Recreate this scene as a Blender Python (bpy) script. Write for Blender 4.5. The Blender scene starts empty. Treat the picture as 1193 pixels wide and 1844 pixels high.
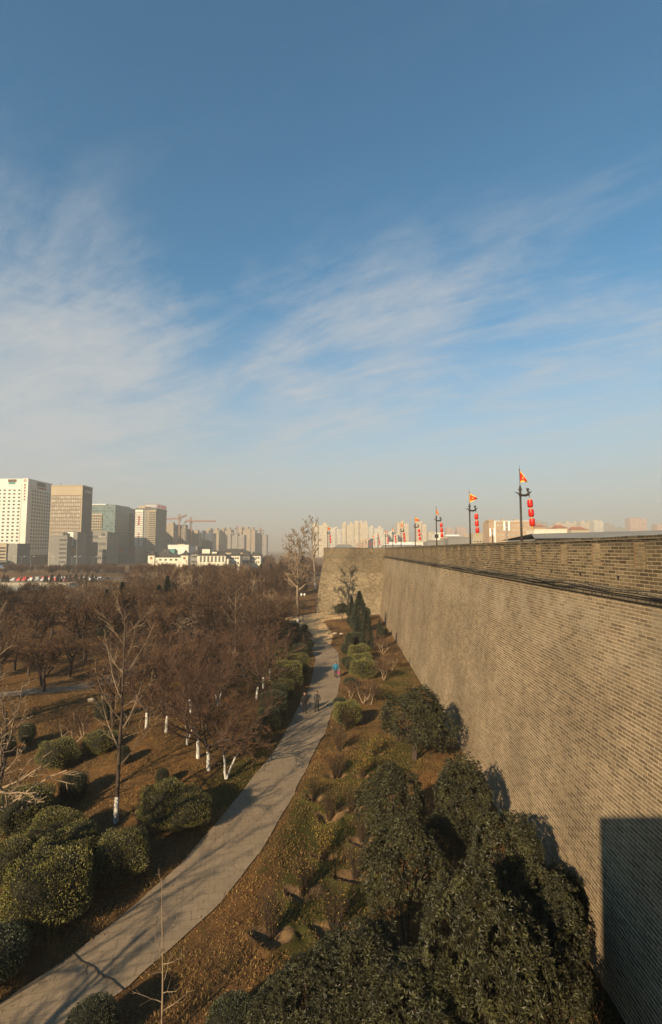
import bpy, math, random
import numpy as np
from mathutils import Vector, Matrix

# ------------------------------------------------------------------ camera
SC = bpy.context.scene
COL = SC.collection
R = math.radians
F, CX, CY, VX, VY, EYE = 870.0, 596.5, 922.0, 614.0, 990.0, 14.0
PITCH = math.atan((VY - CY) / F)
YAW = math.atan((VX - CX) / F * math.cos(PITCH))
cam_d = bpy.data.cameras.new('camera')
cam = bpy.data.objects.new('camera', cam_d); COL.objects.link(cam)
cam.location = (0, 0, EYE)
cam.rotation_euler = (math.pi / 2 + PITCH, 0, YAW)
cam_d.sensor_fit = 'VERTICAL'; cam_d.sensor_height = 36; cam_d.sensor_width = 24
cam_d.lens = F / 1844 * 36
cam_d.clip_start = 0.1; cam_d.clip_end = 30000
SC.camera = cam
CAMR = cam.rotation_euler.to_matrix()

# ------------------------------------------------------------------ sun, sky, exposure
SUN_EL, SUN_AZ = R(24.7), math.atan2(-0.515, -0.857)      # azimuth of the sun, from +Y towards +X
sun_d = bpy.data.lights.new('sun', 'SUN'); sun_d.energy = 5.0; sun_d.angle = R(0.5); sun_d.color = (1.0, 0.78, 0.50)
sun = bpy.data.objects.new('sun', sun_d); COL.objects.link(sun)
to_sun = Vector((math.sin(SUN_AZ) * math.cos(SUN_EL), math.cos(SUN_AZ) * math.cos(SUN_EL), math.sin(SUN_EL)))
sun.rotation_euler = (-to_sun).to_track_quat('-Z', 'Y').to_euler()
sun.location = (-30, -40, 60)
SC.view_settings.view_transform = 'Standard'; SC.view_settings.look = 'None'
SC.view_settings.exposure = 1.18; SC.view_settings.gamma = 1.0
SC.cycles.use_denoising = True
SC.cycles.max_bounces = 5; SC.cycles.diffuse_bounces = 2; SC.cycles.glossy_bounces = 2
SC.cycles.transmission_bounces = 2; SC.cycles.volume_bounces = 0; SC.cycles.transparent_max_bounces = 4

class NT:
    """small helper to write node trees"""
    def __init__(s, tree): s.t = tree; s.t.nodes.clear()
    def n(s, typ, **kw):
        nd = s.t.nodes.new(typ)
        for k, v in kw.items():
            if k.startswith('i_'):
                key = k[2:]
                nd.inputs[int(key) if key.isdigit() else key.replace('_', ' ')].default_value = v
            else: setattr(nd, k, v)
        return nd
    def l(s, a, b): s.t.links.new(a, b)
    def set(s, sock, v):
        if hasattr(v, 'is_output'): s.l(v, sock)
        else: sock.default_value = v
    def math(s, op, a, b=None, c=None, clamp=False):
        nd = s.n('ShaderNodeMath', operation=op, use_clamp=clamp)
        for i, v in enumerate((a, b, c)):
            if v is not None: s.set(nd.inputs[i], v)
        return nd.outputs[0]
    def mix(s, fac, a, b, blend='MIX'):
        nd = s.n('ShaderNodeMix', data_type='RGBA', blend_type=blend)
        s.set(nd.inputs[0], fac); s.set(nd.inputs[6], a); s.set(nd.inputs[7], b)
        return nd.outputs[2]
    def ramp(s, fac, p0, p1, v0=0.0, v1=1.0):
        nd = s.n('ShaderNodeMapRange', interpolation_type='SMOOTHSTEP')
        s.set(nd.inputs[0], fac); nd.inputs[1].default_value = p0; nd.inputs[2].default_value = p1
        nd.inputs[3].default_value = v0; nd.inputs[4].default_value = v1
        return nd.outputs[0]
    def noise(s, vec, scale, detail=3, rough=0.55, dist=0.0):
        nd = s.n('ShaderNodeTexNoise'); s.l(vec, nd.inputs['Vector'])
        nd.inputs['Scale'].default_value = scale; nd.inputs['Detail'].default_value = detail
        nd.inputs['Roughness'].default_value = rough; nd.inputs['Distortion'].default_value = dist
        return nd.outputs[0]

ALB = 0.74      # every base colour darkened to deepen the shade under the raised exposure
def rgb(*c): return (c[0] * ALB, c[1] * ALB, c[2] * ALB, 1.0)

world = bpy.data.worlds.new('World'); SC.world = world; world.use_nodes = True
W = NT(world.node_tree)
wo = W.n('ShaderNodeOutputWorld'); bg = W.n('ShaderNodeBackground'); W.l(bg.outputs[0], wo.inputs[0])
sky = W.n('ShaderNodeTexSky', sky_type='NISHITA', sun_disc=False, sun_elevation=SUN_EL, sun_rotation=SUN_AZ,
          altitude=300, air_density=1.0, dust_density=0.7, ozone_density=1.6)
tc = W.n('ShaderNodeTexCoord'); sep = W.n('ShaderNodeSeparateXYZ'); W.l(tc.outputs['Generated'], sep.inputs[0])
zz = W.math('MAXIMUM', sep.outputs[2], 0.02)
zo = W.math('ADD', zz, 0.05)
px_ = W.math('DIVIDE', sep.outputs[0], zo); py_ = W.math('DIVIDE', sep.outputs[1], zo)
comb = W.n('ShaderNodeCombineXYZ'); W.l(px_, comb.inputs[0]); W.l(py_, comb.inputs[1])
mp = W.n('ShaderNodeMapping', vector_type='TEXTURE'); W.l(comb.outputs[0], mp.inputs[0])
mp.inputs['Rotation'].default_value = (0, 0, R(52))
mp.inputs['Scale'].default_value = (1.0, 3.4, 1.0)
streak = W.noise(mp.outputs[0], 2.3, 8, 0.66, 0.9)
mp2 = W.n('ShaderNodeMapping', vector_type='TEXTURE'); W.l(comb.outputs[0], mp2.inputs[0])
mp2.inputs['Rotation'].default_value = (0, 0, R(60)); mp2.inputs['Scale'].default_value = (1.0, 5.0, 1.0); mp2.inputs['Location'].default_value = (2.3, 0.4, 0)
fine = W.noise(mp2.outputs[0], 6.0, 8, 0.72, 0.7)
puff = W.noise(comb.outputs[0], 2.6, 8, 0.68, 0.5)
def pix_dir(px, py):
    v = CAMR @ Vector(((px - CX) / F, -(py - CY) / F, -1)); return v.normalized()
def bump_at(px, py, a0, a1):
    d = pix_dir(px, py)
    nd = W.n('ShaderNodeVectorMath', operation='DOT_PRODUCT'); W.l(tc.outputs['Generated'], nd.inputs[0]); nd.inputs[1].default_value = d
    return W.ramp(nd.outputs['Value'], math.cos(R(a1)), math.cos(R(a0)))
cov = 0.0
for px, py, a0, a1, k in ((-80, 610, 3, 26, 0.44), (190, 720, 1, 16, 0.16), (620, 590, 1, 17, 0.16), (800, 470, 1, 10, 0.17), (960, 420, 0, 9, 0.14), (700, 740, 1, 20, 0.20), (1130, 690, 1, 17, 0.19), (430, 760, 1, 13, 0.14), (520, 400, 2, 24, 0.07), (1150, 300, 2, 22, 0.04)):
    cov = W.math('ADD', W.math('MULTIPLY', bump_at(px, py, a0, a1), k), cov)
nz_ = W.math('ADD', W.math('MULTIPLY', streak, 0.46), W.math('ADD', W.math('MULTIPLY', fine, 0.27), W.math('MULTIPLY', puff, 0.27)))
cval = W.math('ADD', W.math('MULTIPLY_ADD', nz_, 2.2, -0.80), cov)
cloud = W.ramp(cval, 0.34, 1.05, 0.0, 0.80)
lowfade = W.math('MULTIPLY', W.ramp(sep.outputs[2], 0.015, 0.12), W.ramp(sep.outputs[2], 0.40, 0.68, 1.0, 0.12))
cloud = W.math('MULTIPLY', cloud, lowfade)
tint = W.mix(1.0, sky.outputs[0], (0.56, 1.12, 1.18, 1), 'MULTIPLY')
low = W.math('POWER', W.ramp(sep.outputs[2], 0.52, 0.02, 0.0, 1.0), 1.3)
tint = W.mix(W.math('MULTIPLY', low, 0.94), tint, (4.5, 4.3, 3.9, 1))
skyc = W.mix(cloud, tint, (4.6, 4.7, 4.7, 1))
W.l(skyc, bg.inputs[0]); bg.inputs[1].default_value = 0.057

# ------------------------------------------------------------------ helpers
def ray(px, py): return CAMR @ Vector(((px - CX) / F, -(py - CY) / F, -1))
def at(px, py, z=0.0):
    d = ray(px, py); t = (z - EYE) / d.z; return Vector((d.x * t, d.y * t, z))
def atY(px, py, Y):
    d = ray(px, py); t = Y / d.y; return Vector((d.x * t, Y, EYE + d.z * t))

def new_mesh(name, V, faces_by_n, mats, fmat=None, smooth=False):
    """V: (n,3); faces_by_n: list of int arrays (m,k); fmat: list of material indices per array"""
    me = bpy.data.meshes.new(name)
    V = np.asarray(V, dtype=np.float32)
    me.vertices.add(len(V)); me.vertices.foreach_set('co', V.ravel())
    loops = np.concatenate([np.asarray(f, dtype=np.int32).ravel() for f in faces_by_n]) if faces_by_n else np.zeros(0, np.int32)
    cnt = np.concatenate([np.full(len(f), np.asarray(f).shape[1], dtype=np.int32) for f in faces_by_n])
    start = np.concatenate([[0], np.cumsum(cnt)[:-1]]).astype(np.int32)
    me.loops.add(len(loops)); me.loops.foreach_set('vertex_index', loops)
    me.polygons.add(len(cnt)); me.polygons.foreach_set('loop_start', start); me.polygons.foreach_set('loop_total', cnt)
    if fmat is not None:
        mi = np.concatenate([np.full(len(f), m, dtype=np.int32) if np.isscalar(m) else np.asarray(m, dtype=np.int32) for f, m in zip(faces_by_n, fmat)])
        me.polygons.foreach_set('material_index', mi)
    me.polygons.foreach_set('use_smooth', np.full(len(cnt), bool(smooth), dtype=bool))
    for m in (mats if isinstance(mats, (list, tuple)) else [mats]): me.materials.append(m)
    me.update(calc_edges=True)
    return me

def link(name, me, parent=None, loc=None):
    o = bpy.data.objects.new(name, me); COL.objects.link(o)
    if parent is not None: o.parent = parent
    if loc is not None: o.location = loc
    return o
def tag(o, label=None, cat=None, group=None, kind=None):
    for k, v in (('label', label), ('category', cat), ('group', group), ('kind', kind)):
        if v: o[k] = v
    return o
def thing(name, label, cat, loc=(0, 0, 0), rz=0.0, group=None, scale=None):
    o = bpy.data.objects.new(name, None); COL.objects.link(o)
    o.empty_display_size = 0.3
    o.location = loc; o.rotation_euler = (0, 0, rz)
    if scale is not None: o.scale = scale if hasattr(scale, '__len__') else (scale,) * 3
    return tag(o, label, cat, group)
def dup(root, loc, rz=0.0, scale=None, label=None, group=None, cat=None):
    def rec(o, par):
        c = o.copy(); COL.objects.link(c)
        if par is not None: c.parent = par
        for ch in list(o.children): rec(ch, c)
        return c
    r = rec(root, None)
    r.location = loc; r.rotation_euler = (0, 0, rz)
    if scale is not None: r.scale = scale if hasattr(scale, '__len__') else (scale,) * 3
    return tag(r, label, cat, group)

class MB:
    """collects shapes; build() links them as one mesh"""
    def __init__(s): s.v = []; s.f = {}; s.n = 0
    def add(s, V, F, m=0):
        V = np.asarray(V, float); F = np.asarray(F, int)
        s.v.append(V); s.f.setdefault((F.shape[1], m), []).append(F + s.n); s.n += len(V)
    def box(s, x0, x1, y0, y1, z0, z1, m=0):
        V = [(x0, y0, z0), (x1, y0, z0), (x1, y1, z0), (x0, y1, z0), (x0, y0, z1), (x1, y0, z1), (x1, y1, z1), (x0, y1, z1)]
        s.add(V, [(0, 3, 2, 1), (4, 5, 6, 7), (0, 1, 5, 4), (1, 2, 6, 5), (2, 3, 7, 6), (3, 0, 4, 7)], m); return s
    def frustum(s, b, t, m=0):
        """b,t = (x0,x1,y0,y1,z)"""
        V = [(b[0], b[2], b[4]), (b[1], b[2], b[4]), (b[1], b[3], b[4]), (b[0], b[3], b[4]), (t[0], t[2], t[4]), (t[1], t[2], t[4]), (t[1], t[3], t[4]), (t[0], t[3], t[4])]
        s.add(V, [(0, 3, 2, 1), (4, 5, 6, 7), (0, 1, 5, 4), (1, 2, 6, 5), (2, 3, 7, 6), (3, 0, 4, 7)], m); return s
    def tube(s, pts, radii, k=8, m=0, cap=True):
        """one continuous tube along a polyline"""
        pts = [Vector(p) for p in pts]; n = len(pts)
        if not hasattr(radii, '__len__'): radii = [radii] * n
        rings = []
        ref = None
        for i, p in enumerate(pts):
            t = (pts[min(i + 1, n - 1)] - pts[max(i - 1, 0)]).normalized()
            if ref is None:
                ref = Vector((1, 0, 0)) if abs(t.x) < 0.8 else Vector((0, 1, 0))
            u = t.cross(ref).normalized(); w = u.cross(t).normalized(); ref = w
            for j in range(k):
                a = 2 * math.pi * j / k
                rings.append(p + (w * math.cos(a) + u * math.sin(a)) * radii[i])
        F = []
        for i in range(n - 1):
            for j in range(k):
                a, b = i * k + j, i * k + (j + 1) % k
                F.append((a, b, b + k, a + k))
        base = s.n
        s.add(np.array([tuple(p) for p in rings]), F, m)
        if cap:
            s.f.setdefault((k, m), []).append(np.array([[base + j for j in range(k)][::-1], [base + (n - 1) * k + j for j in range(k)]]))
        return s
    def lathe(s, prof, k=16, m=0, c=(0, 0, 0)):
        """prof: list of (r,z)"""
        V = []; F = []
        for r, z in prof:
            for j in range(k):
                a = 2 * math.pi * j / k
                V.append((c[0] + r * math.cos(a), c[1] + r * math.sin(a), c[2] + z))
        for i in range(len(prof) - 1):
            for j in range(k):
                a, b = i * k + j, i * k + (j + 1) % k
                F.append((a, b, b + k, a + k))
        s.add(V, F, m); return s
    def mesh(s, name, mats, smooth=False):
        fb = []; fm = []
        for (k, m), arrs in s.f.items(): fb.append(np.concatenate(arrs)); fm.append(m)
        return new_mesh(name, np.concatenate(s.v), fb, mats, fm, smooth)
    def build(s, name, mats, parent=None, smooth=False, loc=None): return link(name, s.mesh(name, mats, smooth), parent, loc)

# ------------------------------------------------------------------ materials
def new_mat(name):
    m = bpy.data.materials.new(name); m.use_nodes = True
    t = NT(m.node_tree)
    out = t.n('ShaderNodeOutputMaterial'); b = t.n('ShaderNodeBsdfPrincipled'); t.l(b.outputs[0], out.inputs[0])
    b.inputs['Specular IOR Level'].default_value = 0.3
    return m, t, b
def simple(name, c1, c2=None, scale=3.0, rough=0.85, metal=0.0, bump=0.0, rand=0.0, world_co=False, spec=0.3, island=0.0, detail=4):
    """two tones mixed by noise, optional per-object or per-leaf variation"""
    m, t, b = new_mat(name)
    if c2 is None: c2 = tuple(x * 0.8 for x in c1)
    if world_co: co = t.n('ShaderNodeNewGeometry').outputs['Position']
    else: co = t.n('ShaderNodeTexCoord').outputs['Object']
    nz = t.noise(co, scale, detail, 0.6)
    c = t.mix(t.ramp(nz, 0.32, 0.68), rgb(*c1), rgb(*c2))
    if rand > 0:
        oi = t.n('ShaderNodeObjectInfo')
        k = t.math('MULTIPLY_ADD', oi.outputs['Random'], 2 * rand, 1 - rand)
        hs = t.n('ShaderNodeHueSaturation'); t.l(c, hs.inputs['Color']); t.l(k, hs.inputs['Value']); c = hs.outputs[0]
    if island > 0:
        g = t.n('ShaderNodeNewGeometry')
        k = t.math('MULTIPLY_ADD', g.outputs['Random Per Island'], 2 * island, 1 - island)
        hs = t.n('ShaderNodeHueSaturation'); t.l(c, hs.inputs['Color']); t.l(k, hs.inputs['Value'])
        h2 = t.math('MULTIPLY_ADD', g.outputs['Random Per Island'], 0.05, 0.475); t.l(h2, hs.inputs['Hue']); c = hs.outputs[0]
    t.l(c, b.inputs['Base Color'])
    b.inputs['Roughness'].default_value = rough; b.inputs['Metallic'].default_value = metal; b.inputs['Specular IOR Level'].default_value = spec
    if bump > 0:
        bn = t.n('ShaderNodeBump'); bn.inputs['Strength'].default_value = bump; bn.inputs['Distance'].default_value = 0.05
        t.l(t.noise(co, scale * 4, 3), bn.inputs['Height']); t.l(bn.outputs[0], b.inputs['Normal'])
    return m

def brick_mat(name, axis, bw=0.46, bh=0.124, mort=0.017, light=(0.280, 0.210, 0.130), dark=(0.142, 0.107, 0.067), mortar=(0.46, 0.355, 0.235),
              stain=(0.6, 0.58, 0.55), stain_amt=0.6, soot=None, rubble=False, zshift=0.0, contrast=1.0, bloom=False):
    """large old grey bricks, laid along the wall's own length (axis) and height"""
    m, t, b = new_mat(name)
    pos = t.n('ShaderNodeNewGeometry').outputs['Position']
    s = t.n('ShaderNodeSeparateXYZ'); t.l(pos, s.inputs[0])
    c = t.n('ShaderNodeCombineXYZ'); t.l(s.outputs[0 if axis == 'X' else 1], c.inputs[0])
    t.l(t.math('ADD', s.outputs[2], zshift), c.inputs[1])
    # slight waviness so courses are hand laid
    wob = t.noise(pos, 0.8, 2)
    v2 = t.n('ShaderNodeVectorMath', operation='MULTIPLY_ADD'); 
    cw = t.n('ShaderNodeCombineXYZ'); t.l(wob, cw.inputs[0]); t.l(wob, cw.inputs[1])
    t.l(cw.outputs[0], v2.inputs[0]); v2.inputs[1].default_value = (0.12, 0.014 if not rubble else 0.12, 0); t.l(c.outputs[0], v2.inputs[2])
    br = t.n('ShaderNodeTexBrick', offset=0.5, squash=1.0)
    t.l(v2.outputs[0], br.inputs['Vector'])
    br.inputs['Scale'].default_value = 1.0; br.inputs['Brick Width'].default_value = bw; br.inputs['Row Height'].default_value = bh
    br.inputs['Mortar Size'].default_value = mort; br.inputs['Mortar Smooth'].default_value = 0.3; br.inputs['Bias'].default_value = 0.0
    br.inputs['Color1'].default_value = rgb(*light); br.inputs['Color2'].default_value = rgb(*dark); br.inputs['Mortar'].default_value = rgb(*mortar)
    col = br.outputs['Color']
    # blotches of weathering: large and mid scale
    n1 = t.noise(pos, 0.22, 5, 0.6); n2 = t.noise(pos, 1.7, 4, 0.65); n3 = t.noise(pos, 14, 3, 0.7)
    sc3 = t.n('ShaderNodeMapping'); t.l(pos, sc3.inputs[0]); sc3.inputs['Scale'].default_value = (0.9, 0.9, 0.12)
    drip = t.noise(sc3.outputs[0], 1.0, 4, 0.6)
    k = t.math('ADD', t.math('MULTIPLY', n1, 0.9), t.math('ADD', t.math('MULTIPLY', n2, 0.55), t.math('ADD', t.math('MULTIPLY', n3, 0.35), t.math('MULTIPLY', drip, 0.18))))
    k = t.ramp(k, 0.65, 1.35, 1 - 0.34 * contrast, 1 + 0.28 * contrast)
    hs = t.n('ShaderNodeHueSaturation'); t.l(col, hs.inputs['Color']); t.l(k, hs.inputs['Value']); col = hs.outputs[0]
    # pale lime bloom
    bl = t.ramp(t.noise(pos, 0.5, 5, 0.7), 0.60, 0.78, 0.0, 0.35)
    if bloom: bl = t.math('MAXIMUM', bl, t.math('MULTIPLY', t.ramp(t.noise(pos, 0.9, 6, 0.75), 0.40, 0.66, 0.0, 0.55), t.math('MULTIPLY', t.ramp(s.outputs[2], 8.6, 11.0), t.ramp(s.outputs[2], 12.2, 11.6, 0.35, 1.0))))
    col = t.mix(bl, col, rgb(0.40, 0.335, 0.24))
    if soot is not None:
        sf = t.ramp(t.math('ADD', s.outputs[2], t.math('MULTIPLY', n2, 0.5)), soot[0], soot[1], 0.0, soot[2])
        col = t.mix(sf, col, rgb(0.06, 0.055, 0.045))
    t.l(col, b.inputs['Base Color']); b.inputs['Roughness'].default_value = 0.95; b.inputs['Specular IOR Level'].default_value = 0.1
    bn = t.n('ShaderNodeBump'); bn.inputs['Strength'].default_value = 0.8; bn.inputs['Distance'].default_value = 0.012
    hh = t.math('ADD', t.math('MULTIPLY', br.outputs['Fac'], -1.0), t.math('MULTIPLY', n3, 0.9))
    t.l(hh, bn.inputs['Height']); t.l(bn.outputs[0], b.inputs['Normal'])
    return m

def facade_mat(name, wall, win, cw, ch, frac=0.45, fh=0.5, band=0.0, rough=0.6):
    """a grid of dark panes on a far-off wall"""
    m, t, b = new_mat(name)
    g = t.n('ShaderNodeNewGeometry'); s = t.n('ShaderNodeSeparateXYZ'); t.l(g.outputs['Position'], s.inputs[0])
    sn = t.n('ShaderNodeSeparateXYZ'); t.l(g.outputs['True Normal'], sn.inputs[0])
    side = t.math('GREATER_THAN', t.math('ABSOLUTE', sn.outputs[0]), 0.7)
    u = t.math('ADD', t.math('MULTIPLY', s.outputs[1], side), t.math('MULTIPLY', s.outputs[0], t.math('SUBTRACT', 1.0, side)))
    fu = t.math('FRACT', t.math('DIVIDE', t.math('ADD', u, 10000), cw)); fv = t.math('FRACT', t.math('DIVIDE', s.outputs[2], ch))
    a = t.math('LESS_THAN', fu, frac); c2 = t.math('LESS_THAN', t.math('ABSOLUTE', t.math('SUBTRACT', fv, 0.5)), fh / 2)
    up = t.math('LESS_THAN', t.math('ABSOLUTE', sn.outputs[2]), 0.5)
    msk = t.math('MULTIPLY', t.math('MULTIPLY', a, c2), up)
    wn = t.n('ShaderNodeTexWhiteNoise', noise_dimensions='2D'); cc = t.n('ShaderNodeCombineXYZ')
    t.l(t.math('FLOOR', t.math('DIVIDE', t.math('ADD', u, 10000), cw)), cc.inputs[0]); t.l(t.math('FLOOR', t.math('DIVIDE', s.outputs[2], ch)), cc.inputs[1]); t.l(cc.outputs[0], wn.inputs['Vector'])
    wv = t.mix(wn.outputs[0], rgb(*[x * 0.5 for x in win]), rgb(*[min(1, x * 1.6) for x in win]))
    wl = t.mix(t.ramp(t.noise(g.outputs['Position'], 0.08, 4), 0.3, 0.7), rgb(*wall), rgb(*[x * 0.85 for x in wall]))
    t.l(t.mix(msk, wl, wv), b.inputs['Base Color']); b.inputs['Roughness'].default_value = rough
    return m

M = {}
M['brick_wall'] = brick_mat('old_brick_wall', 'Y', bloom=True)
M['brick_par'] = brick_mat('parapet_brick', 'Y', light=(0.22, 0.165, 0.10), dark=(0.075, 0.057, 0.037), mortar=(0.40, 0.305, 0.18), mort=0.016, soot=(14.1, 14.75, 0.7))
M['brick_cap'] = brick_mat('coping_brick', 'Y', light=(0.14, 0.115, 0.08), dark=(0.06, 0.05, 0.037), mortar=(0.24, 0.19, 0.125))
M['brick_infill'] = brick_mat('infill_brick', 'Y', light=(0.30, 0.225, 0.13), dark=(0.19, 0.14, 0.082), mortar=(0.35, 0.265, 0.155), zshift=0.05)
M['brick_ledge'] = brick_mat('ledge_brick', 'Y', bw=0.235, light=(0.19, 0.155, 0.11), dark=(0.085, 0.07, 0.05), mortar=(0.33, 0.27, 0.18))
M['brick_end'] = brick_mat('end_wall_brick', 'X', light=(0.19, 0.145, 0.09), dark=(0.09, 0.068, 0.043), mortar=(0.25, 0.195, 0.125), contrast=1.2)
M['brick_rubble'] = brick_mat('rubble_brick', 'X', bw=0.5, bh=0.2, mort=0.03, light=(0.31, 0.245, 0.155), dark=(0.12, 0.092, 0.058), mortar=(0.25, 0.195, 0.125), rubble=True, contrast=1.2)
M['joint'] = simple('rusty_joint', (0.22, 0.12, 0.05), (0.12, 0.07, 0.035), 6)
M['black_gap'] = simple('dark_hole', (0.012, 0.010, 0.008), (0.02, 0.017, 0.013), 6)
M['cable'] = simple('black_cable', (0.02, 0.018, 0.016), (0.035, 0.03, 0.026), 8, rough=0.6)
M['paving'] = simple('paving', (0.22, 0.19, 0.15), (0.16, 0.14, 0.11), 0.6, bump=0.3)
M['iron'] = simple('dark_iron', (0.055, 0.042, 0.032), (0.03, 0.024, 0.02), 5, rough=0.55, metal=0.3)
M['lantern'] = simple('red_lantern_cloth', (0.62, 0.014, 0.007), (0.52, 0.010, 0.006), 6, rough=0.32, spec=0.5)
M['gold'] = simple('gold_trim', (0.75, 0.42, 0.06), (0.6, 0.32, 0.04), 6, rough=0.4)
M['flag_red'] = simple('red_flag_cloth', (0.62, 0.035, 0.015), (0.5, 0.02, 0.01), 3, rough=0.7)
M['flag_yellow'] = simple('yellow_flag_cloth', (0.85, 0.50, 0.04), (0.75, 0.4, 0.03), 3, rough=0.7)
M['white_paint'] = simple('lime_wash', (0.80, 0.77, 0.70), (0.34, 0.30, 0.25), 11, rough=0.9)
M['bark_dark'] = simple('dark_bark', (0.085, 0.058, 0.042), (0.045, 0.032, 0.025), 6, rough=0.95, bump=0.5, rand=0.2)
M['bark_pale'] = simple('pale_bark', (0.30, 0.23, 0.155), (0.18, 0.135, 0.09), 5, rough=0.9, bump=0.4, rand=0.1)
M['twig_brown'] = simple('brown_twigs', (0.105, 0.058, 0.030), (0.060, 0.035, 0.020), 1.5, rough=0.9, rand=0.35)
M['twig_purple'] = simple('purple_brown_twigs', (0.112, 0.056, 0.031), (0.068, 0.036, 0.022), 1.5, rough=0.9, rand=0.15)
M['twig_pale'] = simple('pale_twigs', (0.28, 0.20, 0.125), (0.20, 0.14, 0.09), 1.5, rough=0.9, rand=0.12)
M['leaf_brown'] = simple('withered_leaves', (0.13, 0.060, 0.025), (0.075, 0.038, 0.019), 2, rough=0.9, island=0.4, rand=0.2)
M['leaf_rust'] = simple('rust_leaves', (0.17, 0.08, 0.038), (0.11, 0.055, 0.027), 2, rough=0.9, island=0.4, rand=0.2)
M['leaf_ever'] = simple('evergreen_leaf', (0.054, 0.050, 0.020), (0.018, 0.018, 0.008), 1.6, rough=0.5, island=0.65, spec=0.25)
M['leaf_box'] = simple('box_leaf', (0.150, 0.128, 0.028), (0.08, 0.075, 0.017), 1.6, rough=0.5, island=0.5, rand=0.15, spec=0.4)
M['leaf_boxdark'] = simple('dark_box_leaf', (0.05, 0.056, 0.018), (0.032, 0.038, 0.014), 1.6, rough=0.5, island=0.5, rand=0.15, spec=0.4)
M['leaf_bright'] = simple('yellow_green_leaf', (0.145, 0.128, 0.028), (0.085, 0.08, 0.02), 1.6, rough=0.5, island=0.4, spec=0.4)
M['leaf_yellow'] = simple('yellow_leaf', (0.33, 0.21, 0.03), (0.22, 0.14, 0.025), 2, rough=0.7, island=0.4)
M['needle'] = simple('conifer_needles', (0.035, 0.042, 0.018), (0.022, 0.028, 0.013), 1.5, rough=0.8, island=0.5, rand=0.25)
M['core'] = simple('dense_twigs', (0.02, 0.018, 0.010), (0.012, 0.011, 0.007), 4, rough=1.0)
M['stone'] = simple('pale_stone', (0.33, 0.27, 0.19), (0.20, 0.165, 0.12), 3, bump=0.5)
# ------------------------------------------------------------------ ground
EL = [(-60, 1850), (0, 1808), (131, 1721), (251, 1624), (335, 1547), (380, 1494), (430, 1432), (447, 1411), (497, 1350), (521, 1307), (538, 1274), (556, 1241), (564.6, 1211), (568, 1186), (561, 1166), (548, 1153), (538, 1149)]
ER = [(120, 1850), (218, 1786), (228, 1780), (399, 1624), (434, 1582), (470, 1531), (514, 1458), (531, 1427), (554, 1380), (574, 1340), (586, 1320), (596, 1286), (608.6, 1251), (613.6, 1223), (612, 1193), (610, 1176), (596, 1160.6), (581, 1153)]
def edge(e):
    p = [at(*q) for q in e]
    # carry the near end on out of the frame
    d = p[0] - p[2]; p = [p[0] + d * k for k in (6, 3, 1.2)] + p
    return np.array([q.y for q in p]), np.array([q.x for q in p])
PLy, PLx = edge(EL); PRy, PRx = edge(ER)
PEND = at(560, 1149).y
def xl(y): return np.interp(y, PLy, PLx)
def xr(y): return np.interp(y, PRy, PRx)
def path_dist(x, y):
    """0 on the path, metres away from it elsewhere"""
    d = np.maximum(np.maximum(xl(y) - x, x - xr(y)), 0)
    return np.hypot(d, np.maximum(y - PEND, 0))
def sstep(a, b, x):
    t = np.clip((np.asarray(x, float) - a) / (b - a), 0, 1); return t * t * (3 - 2 * t)
_rs = np.random.RandomState(5)
_oct = []
for i in range(26):
    wl = 28 * 0.82 ** i; th = _rs.uniform(0, 6.28); _oct.append((6.28 / wl * math.cos(th), 6.28 / wl * math.sin(th), _rs.uniform(0, 6.28), wl * 0.0085))
def rough_h(x, y):
    h = 0
    for a, b, c, d in _oct: h = h + d * np.sin(a * x + b * y + c)
    return h
# basins dug round the small shrubs beside the path (pixel of the shrub's foot, radius)
PITS_PX = [(488, 1678, .80), (602, 1660, .82), (547, 1592, .80), (640, 1562, .82), (584, 1527, .62), (594, 1462, .72), (652, 1502, .75), (566, 1436, .6), (632, 1452, .6), (606, 1398, .62), (676, 1362, .6), (612, 1352, .58), (626, 1314, .55), (652, 1400, .55)]
PITS = [(at(a, b).x, at(a, b).y, r) for a, b, r in PITS_PX]
def ground_h(x, y):
    x = np.asarray(x, float); y = np.asarray(y, float)
    pd = path_dist(x, y)
    k = sstep(0.15, 2.5, pd) * (1 - 0.75 * sstep(4, 8.5, x))
    far = 1 - 0.6 * sstep(120, 200, y)
    h = rough_h(x, y) * k * far * 0.62 + 0.05 * sstep(0.0, 0.5, pd) - 0.03
    # a low earth bank west of the path and a hollow beyond it
    h = h + 0.55 * np.exp(-((x + 13.5) / 5.0) ** 2 - ((y - 33) / 7.0) ** 2) * sstep(0.3, 3, pd)
    h = h + 0.10 * np.exp(-((pd - 0.9) / 0.5) ** 2) * (x < 0) * (y < 34)
    for cx, cy, r in PITS:
        th_ = np.arctan2(y - cy, x - cx); d = np.hypot(x - cx, y - cy) * (1 + .13 * np.sin(2 * th_ + cx * 7) + .08 * np.sin(5 * th_ + cy * 5))
        near_ = sstep(.75, -.55, (y - cy) / r)
        h = h - 0.25 * (1 - sstep(r * 0.45, r, d)) * (.18 + .82 * near_) + 0.15 * np.exp(-((d - r * 1.14) / 0.15) ** 2) * (0.35 + 0.65 * sstep(-.3, .5, (cy - y) / r))
    return h
def on_ground(px, py):
    p = at(px, py); p.z = float(ground_h(p.x, p.y)); return p

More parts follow.
